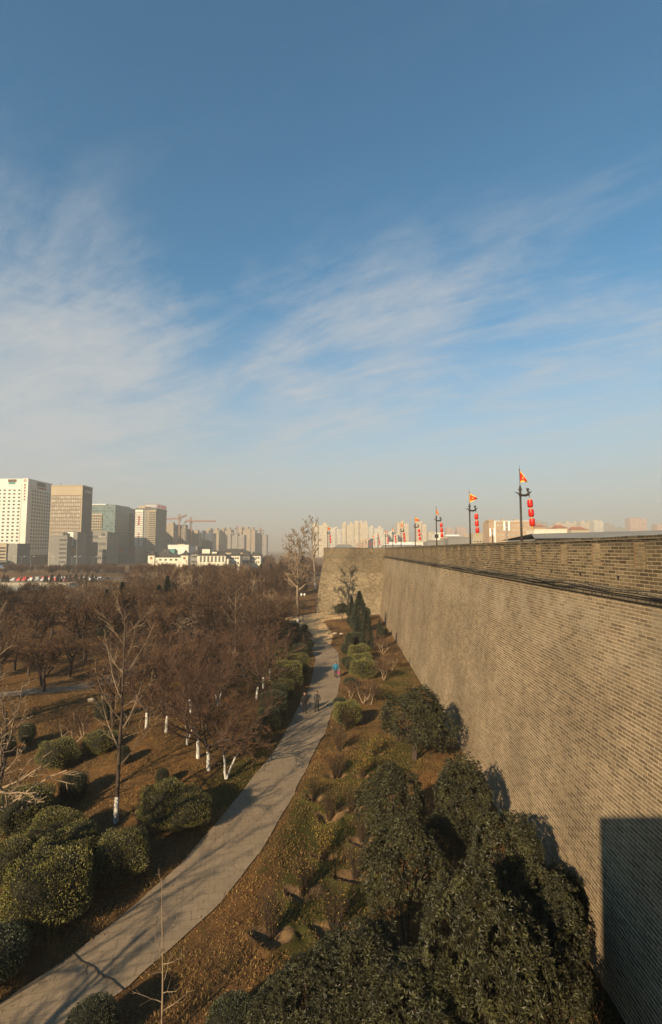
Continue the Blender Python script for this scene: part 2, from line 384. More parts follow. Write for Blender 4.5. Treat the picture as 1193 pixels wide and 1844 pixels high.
gx = np.concatenate([-np.geomspace(9000, 60, 22), np.arange(-58, -18, 1.0), np.arange(-18, 9.6, 0.11), np.arange(10, 40, 3.0), np.geomspace(42, 9000, 20)])
gy = np.concatenate([-np.geomspace(600, 12, 12), np.arange(-10, 12, 1.0), np.geomspace(12, 60, 340), np.arange(60.5, 130, 0.6), np.geomspace(131, 12000, 60)])
GX, GY = np.meshgrid(gx, gy)
GZ = np.where((np.abs(GX) < 230) & (GY < 400), ground_h(GX, GY), 0.0)
nx, ny = len(gx), len(gy)
ii = np.arange(nx * ny).reshape(ny, nx)
gf = np.stack([ii[:-1, :-1].ravel(), ii[:-1, 1:].ravel(), ii[1:, 1:].ravel(), ii[1:, :-1].ravel()], 1)

m, t, b = new_mat('park_ground')
pos = t.n('ShaderNodeNewGeometry').outputs['Position']
at_g = t.n('ShaderNodeVertexColor', layer_name='cover')
cs = t.n('ShaderNodeSeparateColor'); t.l(at_g.outputs[0], cs.inputs[0])
n_a = t.noise(pos, 0.35, 5, 0.62); n_b = t.noise(pos, 2.6, 4, 0.65); n_c = t.noise(pos, 17, 4, 0.75); n_d = t.noise(pos, 60, 2, 0.7)
dry = t.mix(t.ramp(n_b, 0.3, 0.7), rgb(0.20, 0.105, 0.038), rgb(0.105, 0.058, 0.025))
dry = t.mix(t.ramp(n_c, 0.42, 0.75), dry, rgb(0.30, 0.165, 0.065))
dry = t.mix(t.ramp(n_c, 0.45, 0.25), dry, rgb(0.05, 0.030, 0.016))
n_e = t.noise(pos, 0.16, 5, 0.65)
dry = t.mix(t.ramp(n_e, 0.44, 0.62, 0.0, 0.75), dry, t.mix(t.ramp(n_c, 0.35, 0.7), rgb(0.062, 0.040, 0.022), rgb(0.135, 0.085, 0.042)))
green = t.mix(t.ramp(n_c, 0.3, 0.7), rgb(0.050, 0.050, 0.014), rgb(0.095, 0.084, 0.024))
soil = t.mix(t.ramp(n_b, 0.3, 0.7), rgb(0.27, 0.165, 0.085), rgb(0.17, 0.105, 0.055))
sand = t.mix(t.ramp(n_c, 0.3, 0.7), rgb(0.72, 0.49, 0.26), rgb(0.58, 0.39, 0.20))
gm = t.ramp(t.math('ADD', t.math('ADD', cs.outputs[0], t.math('MULTIPLY', n_a, 0.6)), t.math('MULTIPLY', n_b, 0.35)), 0.62, 0.95)
c = t.mix(gm, dry, green)
sm = t.ramp(t.math('ADD', cs.outputs[1], t.math('MULTIPLY', n_b, 0.6)), 0.62, 0.9)
c = t.mix(sm, c, soil)
am = t.ramp(t.math('ADD', cs.outputs[2], t.math('MULTIPLY', n_b, 0.4)), 0.6, 0.8)
c = t.mix(am, c, sand)
t.l(c, b.inputs['Base Color']); b.inputs['Roughness'].default_value = 1.0; b.inputs['Specular IOR Level'].default_value = 0.05
bn = t.n('ShaderNodeBump'); bn.inputs['Strength'].default_value = 0.9; bn.inputs['Distance'].default_value = 0.07
t.l(t.math('ADD', n_c, t.math('MULTIPLY', n_d, 0.5)), bn.inputs['Height']); t.l(bn.outputs[0], b.inputs['Normal'])
M['ground'] = m
gme = new_mesh('ground', np.stack([GX.ravel(), GY.ravel(), GZ.ravel()], 1), [gf], M['ground'], smooth=True)
ca = gme.color_attributes.new('cover', 'FLOAT_COLOR', 'POINT')
X, Y = GX.ravel(), GY.ravel(); pd = path_dist(X, Y)
def blob(px, py, rx, ry):
    p = at(px, py); return np.exp(-((X - p.x) / rx) ** 2 - ((Y - p.y) / ry) ** 2)
gr = 0.6 * blob(700, 1360, 2.6, 3.5) + 0.5 * blob(650, 1440, 2.2, 5) + 0.5 * blob(610, 1580, 2.0, 4) + .35 * blob(560, 1640, 1.6, 2.5) + .35 * blob(560, 1480, 1.2, 4) + 0.75 * blob(470, 1190, 5, 12) + 0.3 * blob(545, 1620, 1.2, 3) + 0.5 * blob(430, 1400, 2.0, 4) + 0.8 * blob(440, 1085, 9, 30) + 0.4 * blob(700, 1250, 2, 9) + 0.35 * blob(210, 1260, 3, 5) + 0.35 * blob(730, 1215, 2, 9)
gr += 0.18 * np.exp(-((pd - 0.6) / 0.5) ** 2) * (X < 0)
so = 0.45 * blob(120, 1380, 3.5, 3) + 0.4 * blob(290, 1550, 1.2, 2) + 0.30 * blob(240, 1440, 1.5, 2) + 0.55 * blob(130, 1235, 9, 7) + 0.4 * blob(60, 1640, 2, 2) + 0.5 * blob(340, 1130, 8, 20) + 0.42 * sstep(90, 140, Y) * (X < -12)
for cx, cy, r in PITS: so = so + 0.62 * (1 - sstep(r * .95, r * 1.3, np.hypot(X - cx, Y - cy))) * sstep(.9, .2, (Y - cy) / r)
def along(line, w0, w1):
    out_ = np.full(len(X), 9.0); n_ = len(line) - 1
    for i_ in range(n_):
        a_, b_ = at(*line[i_]), at(*line[i_ + 1]); dx_, dy_ = b_.x - a_.x, b_.y - a_.y
        t_ = np.clip(((X - a_.x) * dx_ + (Y - a_.y) * dy_) / (dx_ * dx_ + dy_ * dy_), 0, 1)
        out_ = np.minimum(out_, np.hypot(X - a_.x - t_ * dx_, Y - a_.y - t_ * dy_) / (w0 + (w1 - w0) * (i_ + t_) / n_))
    return np.clip(1.3 - out_, 0, 1)
sa = np.maximum(along([(583, 1158), (582, 1147), (576, 1136), (566, 1128), (556, 1122)], 1.4, 3.6), along([(518, 1117), (560, 1115), (604, 1110)], 5.0, 6.5))
cc = np.ones((len(X), 4), np.float32); cc[:, 0] = np.clip(gr, 0, 1); cc[:, 1] = np.clip(so, 0, 1); cc[:, 2] = np.clip(sa, 0, 1)
ca.data.foreach_set('color', cc.ravel())
ground = tag(link('ground', gme), kind='structure')

# ------------------------------------------------------------------ path
m, t, b = new_mat('pale_path_slabs')
pos = t.n('ShaderNodeNewGeometry').outputs['Position']
mpn = t.n('ShaderNodeMapping'); t.l(pos, mpn.inputs[0]); mpn.inputs['Rotation'].default_value = (0, 0, R(-14))
br = t.n('ShaderNodeTexBrick', offset=0.37); t.l(mpn.outputs[0], br.inputs['Vector'])
for k_, v_ in (('Scale', 1.0), ('Brick Width', 0.62), ('Row Height', 0.42), ('Mortar Size', 0.009), ('Mortar Smooth', 0.2)): br.inputs[k_].default_value = v_
br.inputs['Color1'].default_value = rgb(0.285, 0.215, 0.142); br.inputs['Color2'].default_value = rgb(0.25, 0.188, 0.124); br.inputs['Mortar'].default_value = rgb(0.15, 0.112, 0.072)
n1 = t.noise(pos, 0.5, 5, 0.6); n2 = t.noise(pos, 7, 4, 0.7); n3 = t.noise(pos, 45, 2)
k = t.ramp(t.math('ADD', t.math('MULTIPLY', n1, 0.7), t.math('ADD', t.math('MULTIPLY', n2, 0.4), t.math('MULTIPLY', n3, 0.25))), 0.4, 0.95, 0.80, 1.14)
hs = t.n('ShaderNodeHueSaturation'); t.l(br.outputs[0], hs.inputs['Color']); t.l(k, hs.inputs['Value'])
# short open joints, only here and there
br2 = t.n('ShaderNodeTexBrick', offset=0.5); mp3 = t.n('ShaderNodeMapping'); t.l(pos, mp3.inputs[0]); mp3.inputs['Rotation'].default_value = (0, 0, R(76)); t.l(mp3.outputs[0], br2.inputs['Vector'])
for k_, v_ in (('Scale', 1.0), ('Brick Width', 0.62), ('Row Height', 0.42), ('Mortar Size', 0.011), ('Mortar Smooth', 0.1)): br2.inputs[k_].default_value = v_
crk = t.math('MULTIPLY', br2.outputs['Fac'], t.ramp(t.noise(pos, 2.2, 3), 0.53, 0.60))
# leaf dust drifting in from the verges
dirt = t.ramp(t.noise(pos, 1.1, 5, 0.7), 0.55, 0.8, 0.0, 0.5)
c = t.mix(dirt, hs.outputs[0], rgb(0.235, 0.17, 0.105)); c = t.mix(t.math('MULTIPLY', crk, 0.75), c, rgb(0.06, 0.045, 0.03))
t.l(c, b.inputs['Base Color']); b.inputs['Roughness'].default_value = 0.85; b.inputs['Specular IOR Level'].default_value = 0.2
bn = t.n('ShaderNodeBump'); bn.inputs['Strength'].default_value = 0.25; bn.inputs['Distance'].default_value = 0.02; t.l(n2, bn.inputs['Height']); t.l(bn.outputs[0], b.inputs['Normal'])
M['path'] = m
ys = np.concatenate([np.arange(4, PEND - 0.02, 0.22), [PEND]])
rs = np.random.RandomState(3)
jl = np.interp(ys, np.arange(0, 120, 0.9), rs.uniform(-.05, .05, 134)); jr = np.interp(ys, np.arange(0, 120, 0.9), rs.uniform(-.05, .05, 134))
L = xl(ys) + jl; Rr = xr(ys) + jr
V = []
for i, y in enumerate(ys):
    for k in range(7): V.append((L[i] + (Rr[i] - L[i]) * k / 6, y, 0.022 + 0.012 * math.sin(k / 6 * math.pi)))
ii = np.arange(len(ys) * 7).reshape(-1, 7)
tag(link('path', new_mesh('path', V, [np.stack([ii[:-1, :-1].ravel(), ii[:-1, 1:].ravel(), ii[1:, 1:].ravel(), ii[1:, :-1].ravel()], 1)], M['path'], smooth=True)), kind='structure')
# a fallen branch across the path
MBf = MB()
pa, pb = at(128, 1720), at(222, 1784)
pts = [pa.lerp(pb, k / 9) + Vector((math.sin(k * 2.1) * .03, math.cos(k * 1.7) * .03, .055)) for k in range(10)]
MBf.tube(pts, [.012 + .010 * math.sin(k / 9 * 3) for k in range(10)], 6)
MBf.tube([pts[3], pts[3] + Vector((.05, -.25, .0)), pts[3] + Vector((.2, -.4, -.01))], [.012, .010, .004], 5)
tag(MBf.build('fallen_branch', M['bark_dark']), 'thin dark fallen branch lying across the pale path', 'branch')

# winding earth paths inside the wood, on the left
M['earth_path'] = simple('trodden_earth', (0.205, 0.16, 0.12), (0.14, 0.11, 0.085), 0.5, world_co=True, bump=0.3)
def strip(name, line, w, mat, dz=0.06):
    pts = [at(*q) if len(q) == 2 else Vector(q) for q in line]
    dense = []
    for i in range(len(pts) - 1):
        for k in range(12): dense.append(pts[i].lerp(pts[i + 1], k / 12))
    dense.append(pts[-1])
    V = []
    for i, p in enumerate(dense):
        tdir = (dense[min(i + 1, len(dense) - 1)] - dense[max(i - 1, 0)]); tdir.z = 0; tdir.normalize(); nn = Vector((-tdir.y, tdir.x, 0))
        for k in range(5):
            q = p + nn * w * (k / 4 - .5) * (1 + .12 * math.sin(i * .9 + k)); V.append((q.x, q.y, float(ground_h(q.x, q.y)) + dz))
    ii = np.arange(len(dense) * 5).reshape(-1, 5)
    return tag(link(name, new_mesh(name, V, [np.stack([ii[:-1, :-1].ravel(), ii[1:, :-1].ravel(), ii[1:, 1:].ravel(), ii[:-1, 1:].ravel()], 1)], mat, smooth=True)), kind='structure')
strip('earth_path', [(-20, 1262), (60, 1252), (140, 1240), (225, 1215), (270, 1180)], 2.6, M['earth_path'])
strip('earth_path', [(270, 1180), (350, 1150), (400, 1128), (470, 1118), (540, 1122)], 2.2, M['earth_path'], .07)

# ------------------------------------------------------------------ the moat and the ring road, far left
m, t, b = new_mat('moat_water')
pos = t.n('ShaderNodeNewGeometry').outputs['Position']
b.inputs['Base Color'].default_value = rgb(0.05, 0.075, 0.09); b.inputs['Roughness'].default_value = 0.16; b.inputs['Specular IOR Level'].default_value = 0.6
bn = t.n('ShaderNodeBump'); bn.inputs['Strength'].default_value = 0.25; bn.inputs['Distance'].default_value = 0.1; t.l(t.noise(pos, 1.3, 3), bn.inputs['Height']); t.l(bn.outputs[0], b.inputs['Normal'])
w0 = at(-30, 1057); w1 = at(40, 1061)
V = [(-175, 152, .25), (-93, 158, .25), (-98, 189, .25), (-190, 192, .25)]
tag(link('water', new_mesh('water', V, [[(0, 1, 2, 3)]], m)), kind='structure')
M['quay'] = simple('pale_quay', (0.42, 0.36, 0.27), (0.33, 0.28, 0.2), .4, world_co=True)
q = MB(); q.box(-192, -107, 190, 196, -.2, .9)
tag(q.build('pavement', M['quay']), kind='structure')
M['asphalt'] = simple('asphalt', (0.085, 0.078, 0.07), (0.06, 0.055, 0.05), .3, world_co=True)
V = [(-420, 228, .05), (60, 236, .05), (60, 246, .05), (-420, 242, .05)]
tag(link('road', new_mesh('road', V, [[(0, 1, 2, 3)]], M['asphalt'])), kind='structure')
V = [(-600, 300, .06), (140, 312, .06), (140, 330, .06), (-600, 322, .06)]
tag(link('road', new_mesh('road', V, [[(0, 1, 2, 3)]], M['asphalt'])), kind='structure')

# ------------------------------------------------------------------ the city wall
XB, XT, ZC, ZP, YE = 8.4, 9.86, 12.30, 14.46, 108.0
BH = 0.124
wall = thing('city_wall', 'long grey brick rampart with battered face and parapet running away from the viewer', 'city wall', (XT, 40, 0))
wall_off = Vector((-XT, -40, 0))
NC = int(round(ZC / BH))
prof = []
for i in range(NC):
    x = XB + (XT - XB) * i / NC
    prof += [(x, i * BH + (0.001 if i else -0.3), i), (x, (i + 1) * BH - .002, i)]
prof.append((XT + .25, ZC - .001, NC))
ysw = np.concatenate([np.arange(-26, 8, 2.0), np.arange(8, 40, 0.5), np.arange(40, YE + .1, 1.0)])
rs = np.random.RandomState(11)
jit = rs.normal(0, 0.005, (NC + 1, len(ysw)))
bul = np.array([0.035 * math.sin(y * .21) + 0.025 * math.sin(y * .53 + 1) for y in ysw])
V = np.zeros((len(prof), len(ysw), 3))
for k, (x, z, i) in enumerate(prof):
    V[k, :, 0] = x + jit[i] + bul * math.sin(min(1, z / ZC) * 3.1); V[k, :, 1] = ysw; V[k, :, 2] = z + 0.012 * np.sin(ysw * .35 + 1)
V = V.reshape(-1, 3)
ii = np.arange(len(prof) * len(ysw)).reshape(len(prof), -1)
link('rampart', new_mesh('rampart', V, [np.stack([ii[:-1, :-1].ravel(), ii[1:, :-1].ravel(), ii[1:, 1:].ravel(), ii[:-1, 1:].ravel()], 1)], M['brick_wall']), wall, wall_off)
# ledge, parapet, coping
lb = MB(); lb.box(XT - .13, XT + .6, -26, YE - .12, ZC - .002, ZC + .135); lb.box(XT - .20, XT + .6, -26, YE - .19, ZC + .135, ZC + .255); lb.box(XT - .10, XT + .6, -26, YE - .11, ZC + .255, ZC + .375)
lb.build('string_course', M['brick_ledge'], wall, loc=wall_off)
# parapet with pockets left for the filled-in crenels
pitch, w_in, y0 = 2.72, 0.62, 16.2
ycr = [y0 + pitch * k for k in range(-5, 34)]
z0, z1 = 13.36, 14.34
pb_ = MB(); zt = ZP - .12
pb_.box(XT, XT + .55, -26, YE, ZC + .375, z0 - .002)
last = -26
for y in ycr:
    pb_.box(XT, XT + .55, last, y - w_in / 2, z0, zt); last = y + w_in / 2
pb_.box(XT, XT + .55, last, YE, z0, zt)
for y in ycr: pb_.box(XT + .06, XT + .52, y - w_in / 2 - .05, y + w_in / 2 + .05, z0 - .02, zt - .02)
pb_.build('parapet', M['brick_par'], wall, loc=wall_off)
cb = MB(); rs = np.random.RandomState(4)
y = -26.0
while y < YE:
    w = rs.uniform(.40, .48); dz = rs.uniform(-.014, .014); dx = rs.uniform(-.018, .012)
    cb.box(XT - .035 + dx, XT + .6, y, min(y + w - .012, YE), zt + .002, ZP + dz); y += w
cb.box(XT - .01, XT + .58, -26, YE, zt - .06, zt + .05)
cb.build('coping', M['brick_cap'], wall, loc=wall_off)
ime = None
for y in ycr:
    if ime is None:
        im = MB(); im.box(.012, .058, -w_in / 2 + .018, w_in / 2 - .018, 0, z1 - z0 - .01, 0)
        im.box(-.004, .05, -w_in / 2 - .004, -w_in / 2 + .017, 0, z1 - z0 - .01, 1); im.box(-.004, .05, w_in / 2 - .017, w_in / 2 + .004, 0, z1 - z0 - .01, 1)
        ime = im.mesh('crenel_infill', [M['brick_infill'], M['joint']])
    link('crenel_infill', ime, wall, wall_off + Vector((XT, y, z0 + .003)))
wme = None
for k in range(-3, 34):
    y = 17.5 + 2.72 * k
    if wme is None:
        wm = MB(); V = [(-.006, -.10, .10), (-.006, .10, .10), (-.006, 0, -.09), (.1, -.10, .10), (.1, .10, .10), (.1, 0, -.09)]
        wm.add(V, [(0, 2, 1), (3, 4, 5)]); wm.add(V, [(0, 1, 4, 3), (1, 2, 5, 4), (2, 0, 3, 5)]); wme = wm.mesh('weep_hole', M['black_gap'])
    link('weep_hole', wme, wall, wall_off + Vector((XT, y, 12.98)))
# inner core, wall walk and inner parapet, so the wall is whole from any side
kb = MB(); kb.box(XT + .3, XT + 14, -26, 330, 0, ZC - .05); kb.box(XT + 13.4, XT + 13.9, -26, 330, ZC - .05, ZC + .7)
kb.build('wall_core', M['paving'], wall, loc=wall_off)
fb = MB(); fb.box(XT, XT + .55, YE + 18, 330, 0, ZP); fb.build('far_parapet', M['brick_par'], wall, loc=wall_off)
# cables slung along the ledge
for k, (dx, dz) in enumerate(((.26, .30), (.29, .42), (.23, .275))):
    pts = []; y = 6.0
    while y < YE:
        s = ((y + k * 1.3) % 5.4) / 5.4; pts.append((XT - dx + .05 * math.sin(y * .7 + k), y, ZC + dz - .09 * math.sin(s * math.pi))); y += .9
    cbm = MB(); cbm.tube(pts, .017, 5); tag(cbm.build('cable', M['cable']), ('black cable slung along the brick ledge of the rampart', 'upper black cable sagging against the parapet foot', 'lower black cable lying along the outer lip of the ledge')[k], 'cable')

# the tower the photograph is taken from: its shadow falls on the wall
nb = MB(); XC = -1.9
nb.frustum((XC - .15, XT + 1, -20.2, -.25, -.2), (XC, XT + 1, -20, -.35, 12.3)); nb.box(XC, XT - .05, -20, -.35, 12.3, 12.9)
nb.box(XC, XC + .5, -20, -.35, 12.9, ZP); nb.box(XC + .5, XT - .05, -.85, -.35, 12.9, ZP)
nb.build('bastion', M['brick_end'], wall, loc=wall_off)

# the next tower along
bx0t, bx0b = atY(583, 1003, YE).x, at(568, 1104).x
bast = thing('bastion', 'square brick bastion standing out from the wall at the far end of the path', 'bastion', (3, YE, 0))
bo = Vector((-3, -YE, 0))
zm = atY(640, 1031, YE).z
yb = YE - 1.5
def lerp(a, b, k): return a + (b - a) * k
km = zm / ZC
bm1 = MB(); bm1.frustum((bx0b, XT + 3, yb, YE + 18, -.2), (lerp(bx0b, bx0t, km) - .02, XT + 3, lerp(yb, YE, km) - .05, YE + 18, zm)); bm1.build('lower_facing', M['brick_rubble'], bast, loc=bo)
bm2 = MB(); bm2.frustum((lerp(bx0b, bx0t, km), XT + 3, lerp(yb, YE, km), YE + 18, zm), (bx0t, XT + 3, YE, YE + 18, ZC)); bm2.build('upper_facing', M['brick_end'], bast, loc=bo)
bm3 = MB(); bm3.box(bx0t - .2, XT - .21, YE - .19, YE + 18, ZC + .002, ZC + .13); bm3.box(bx0t - .25, XT - .21, YE - .24, YE + 18, ZC + .13, ZC + .30); bm3.build('string_course', M['brick_ledge'], bast, loc=bo)
bm4 = MB(); bm4.box(bx0t, XT - .002, YE, YE + .55, ZC + .30, ZP - .12); bm4.box(bx0t, bx0t + .55, YE + .55, YE + 18, ZC + .30, ZP - .12); bm4.build('parapet', M['brick_end'], bast, loc=bo)
bm5 = MB(); bm5.box(bx0t - .04, XT - .04, YE - .04, YE + .6, ZP - .118, ZP); bm5.box(bx0t - .04, bx0t + .6, YE + .6, YE + 18, ZP - .118, ZP); bm5.build('coping', M['brick_cap'], bast, loc=bo)
# ------------------------------------------------------------------ vegetation builders
def rot_about(d, ang, rng):
    """d turned away from itself by ang, in a random direction"""
    ax = Vector((rng.uniform(-1, 1), rng.uniform(-1, 1), rng.uniform(-1, 1)))
    ax = d.cross(ax)
    if ax.length < 1e-4: ax = d.orthogonal()
    return Matrix.Rotation(ang, 3, ax.normalized()) @ d

def grow(rng, P, p, d, L, r, lvl, out):
    n = P['steps'][lvl]; pts = [p.copy()]; rad = [r]
    for i in range(n):
        d = Vector((d.x + rng.gauss(0, P['wig'][lvl]), d.y + rng.gauss(0, P['wig'][lvl]), d.z + rng.gauss(0, P['wig'][lvl]) + P['up'][lvl])).normalized()
        p = p + d * (L / n); rr = r * (1 - P['taper'][lvl] * (i + 1) / n)
        out.append((pts[-1], p, rad[-1], rr, lvl)); pts.append(p.copy()); rad.append(rr)
    if lvl + 1 < len(P['n']) + 1 and lvl < len(P['n']):
        k = P['n'][lvl]; k = max(1, int(k + rng.uniform(-.5, .5)))
        for c in range(k):
            t = P['start'][lvl] + (1 - P['start'][lvl]) * ((c + rng.uniform(.1, .9)) / k)
            f = min(t * n, n - 1e-3); i = int(f); q = pts[i].lerp(pts[i + 1], f - i); rq = rad[i] + (rad[i + 1] - rad[i]) * (f - i)
            dd = (pts[i + 1] - pts[i]).normalized()
            ang = R(rng.gauss(P['ang'][lvl], P.get('angs', 9)))
            nd = rot_about(dd, ang, rng)
            if lvl == 0:      # spread the limbs evenly round the trunk
                az = 2.4 * c + rng.uniform(-.4, .4); nd = Vector((math.sin(ang) * math.cos(az), math.sin(ang) * math.sin(az), math.cos(ang)))
            sc = (1 - P.get('fall', .35) * t) * rng.uniform(.75, 1.2)
            grow(rng, P, q, nd, L * P['len'][lvl] * sc, max(rq * P['rr'][lvl], P['rmin']), lvl + 1, out)

def tubes(segs, k):
    """independent little prisms for many segments at once"""
    A = np.array([tuple(s[0]) for s in segs]); B = np.array([tuple(s[1]) for s in segs]); ra = np.array([s[2] for s in segs]); rb = np.array([s[3] for s in segs])
    d = B - A; d /= np.maximum(np.linalg.norm(d, axis=1, keepdims=True), 1e-9)
    ref = np.where(np.abs(d[:, :1]) < .8, np.array([[1., 0, 0]]), np.array([[0, 1., 0]]))
    u = np.cross(d, ref); u /= np.linalg.norm(u, axis=1, keepdims=True); w = np.cross(d, u)
    ang = np.arange(k) * 2 * np.pi / k
    ring = u[:, None, :] * np.cos(ang)[None, :, None] + w[:, None, :] * np.sin(ang)[None, :, None]
    ext = d * (ra[:, None] * .3)
    V = np.concatenate([(A - ext)[:, None, :] + ring * ra[:, None, None], (B + ext * .0)[:, None, :] + ring * rb[:, None, None]], 1).reshape(-1, 3)
    base = np.arange(len(segs))[:, None] * 2 * k; j = np.arange(k)[None, :]; j2 = (j + 1) % k
    Fq = np.stack([base + j, base + j2, base + k + j2, base + k + j], 2).reshape(-1, 4)
    return V, Fq

def leaf_quads(rs, C, D, length, width, fold=0.15):
    """diamond leaves at C pointing along D"""
    n = len(C); D = D / np.maximum(np.linalg.norm(D, axis=1, keepdims=True), 1e-9)
    rnd = rs.normal(size=(n, 3)); S = np.cross(D, rnd); S /= np.maximum(np.linalg.norm(S, axis=1, keepdims=True), 1e-9)
    N = np.cross(S, D)
    Ls = length * rs.uniform(.7, 1.25, (n, 1)); Ws = width * rs.uniform(.7, 1.25, (n, 1))
    a = C; tip = C + D * Ls - N * Ls * fold; l = C + D * Ls * .5 + S * Ws * .5 + N * Ws * fold; r = C + D * Ls * .5 - S * Ws * .5 + N * Ws * fold
    V = np.stack([a, r, tip, l], 1).reshape(-1, 3); b = np.arange(n)[:, None] * 4
    return V, np.concatenate([b + np.array([[0, 1, 2]]), b + np.array([[0, 2, 3]])])

def bare_tree(seed, P, wash=1.15, trunk_mat='bark_dark', twig_mat='twig_brown', leaves=0, leaf_mat='leaf_brown', leaf_size=.10, lean=(0, 0), crown_lvl=2, fat=1.0):
    """(trunk mesh, painted foot mesh or None, crown mesh) of one leafless tree, foot at the origin"""
    rng = random.Random(seed); out = []
    d0 = Vector((lean[0], lean[1], 1)).normalized()
    stems = P.get('stems', 1)
    for s in range(stems):
        d = d0 if stems == 1 else Vector((math.cos(s * 6.28 / stems + seed) * P['splay'], math.sin(s * 6.28 / stems + seed) * P['splay'], 1)).normalized()
        grow(rng, P, Vector((0, 0, -.08)), d, P['L'] * rng.uniform(.9, 1.1), P['r'] * (1 if s == 0 else .85), 0, out)
    big = [s for s in out if s[4] < crown_lvl]; small = [(s[0], s[1], s[2] * fat, s[3] * fat, s[4]) for s in out if s[4] >= crown_lvl]
    paint = []
    if wash:
        keep = []
        for s in big:
            if s[4] == 0 and s[0].z < wash:
                if s[1].z <= wash: paint.append(s)
                else:
                    f = (wash - s[0].z) / (s[1].z - s[0].z); q = s[0].lerp(s[1], f); rq = s[2] + (s[3] - s[2]) * f
                    paint.append((s[0], q, s[2], rq, 0)); keep.append((q, s[1], rq, s[3], 0))
            else: keep.append(s)
        big = keep
    tm = None; pm = None
    V, Fq = tubes(big, 7); tm = new_mesh('trunk', V, [Fq], M[trunk_mat], smooth=True)
    if paint:
        V, Fq = tubes([(a, b_, c * 1.04, d_ * 1.04, e) for a, b_, c, d_, e in paint], 8); pm = new_mesh('painted_foot', V, [Fq], M['white_paint'], smooth=True)
    V, Fq = tubes(small, 3); fb = [Fq]; fm = [0]; mats = [M[twig_mat]]
    if leaves:
        rs = np.random.RandomState(seed); tips = np.array([tuple(s[1]) for s in small if s[4] >= crown_lvl + 1])
        C = tips[rs.randint(0, len(tips), leaves)] + rs.normal(0, .12, (leaves, 3)); Dd = rs.normal(size=(leaves, 3)); Dd[:, 2] -= .4
        V2, F3 = leaf_quads(rs, C, Dd, leaf_size, leaf_size * .6); fb.append(F3 + len(V)); fm.append(1); V = np.concatenate([V, V2]); mats.append(M[leaf_mat])
    cm = new_mesh('crown', V, fb, mats, fm)
    return tm, pm, cm

def put_tree(meshes, name, label, cat, loc, rz=0, scale=1, group=None):
    t_ = thing(name, label, cat, loc, rz, group, scale)
    tr = link('trunk', meshes[0], t_)
    if meshes[1] is not None: link('painted_foot', meshes[1], tr)
    link('crown', meshes[2], t_)
    return t_

M['twig_dark'] = simple('dark_stems', (0.055, 0.033, 0.018), (0.032, 0.020, 0.012), 3, rough=.9)
# growth habits
PLUM = dict(n=[6, 8, 8, 7], steps=[4, 5, 4, 3, 2], wig=[.10, .14, .13, .14, .16], up=[.0, .05, .10, .10, .08], taper=[.25, .6, .65, .7, .6], start=[.75, .2, .15, .1], ang=[50, 46, 42, 40], len=[2.75, .52, .46, .55], rr=[.62, .55, .55, .7], rmin=.0055, L=1.75, r=.13)
PLUM2 = dict(PLUM, stems=2, splay=.25, n=[4, 7, 8, 7], L=1.7, r=.074)
BUSHY = dict(n=[8, 8, 7, 6], steps=[4, 5, 4, 3, 2], wig=[.08, .12, .13, .15, .18], up=[.0, .08, .09, .08, .05], taper=[.3, .6, .65, .7, .6], start=[.55, .15, .15, .1], ang=[42, 44, 44, 42], len=[1.55, .52, .48, .55], rr=[.55, .5, .55, .8], rmin=.010, L=2.4, r=.14)
GINKGO = dict(n=[17, 6, 3], steps=[12, 7, 4, 3], wig=[.018, .05, .08, .1], up=[.02, .11, .06, .04], taper=[.86, .75, .7, .6], start=[.24, .15, .2], ang=[54, 32, 38], angs=9, len=[.40, .42, .45], rr=[.42, .55, .65], rmin=.010, L=11.4, r=.125, fall=.5)
POPLAR = dict(n=[20, 9, 8, 5], steps=[12, 6, 4, 3, 2], wig=[.035, .10, .13, .15, .15], up=[.02, .07, .05, .03, .02], taper=[.82, .7, .7, .6, .5], start=[.36, .2, .2, .1], ang=[46, 44, 44, 42], len=[.32, .46, .48, .5], rr=[.42, .5, .6, .7], rmin=.018, L=18.0, r=.30, fall=.5)
GNARLY = dict(n=[5, 6, 5, 4], steps=[4, 6, 5, 4, 3], wig=[.12, .24, .26, .28, .25], up=[.0, .06, .02, .0, .0], taper=[.3, .6, .65, .7, .6], start=[.6, .25, .2, .1], ang=[52, 50, 50, 45], len=[1.35, .55, .5, .5], rr=[.6, .55, .6, .7], rmin=.009, L=2.6, r=.17)
SAPLING = dict(n=[15, 4], steps=[9, 5, 3], wig=[.015, .1, .12], up=[.03, .03, .0], taper=[.8, .7, .6], start=[.2, .3], ang=[62, 45], len=[.22, .4], rr=[.5, .6], rmin=.0055, L=4.9, r=.035, fall=.5)

plums = [bare_tree(40 + i, PLUM if i % 2 else PLUM2, 1.2, 'bark_dark', 'twig_purple', fat=1.25) for i in range(4)]
# the wood of brown trees; some keep withered leaves
woods = [bare_tree(60 + i, BUSHY, None, 'bark_dark', 'twig_brown', leaves=(2600 if i in (0, 3) else 700), fat=1.25) for i in range(4)]
gnarls = [bare_tree(80 + i, GNARLY, 1.0 if i else None, 'bark_dark', 'twig_pale', fat=1.1) for i in range(2)]

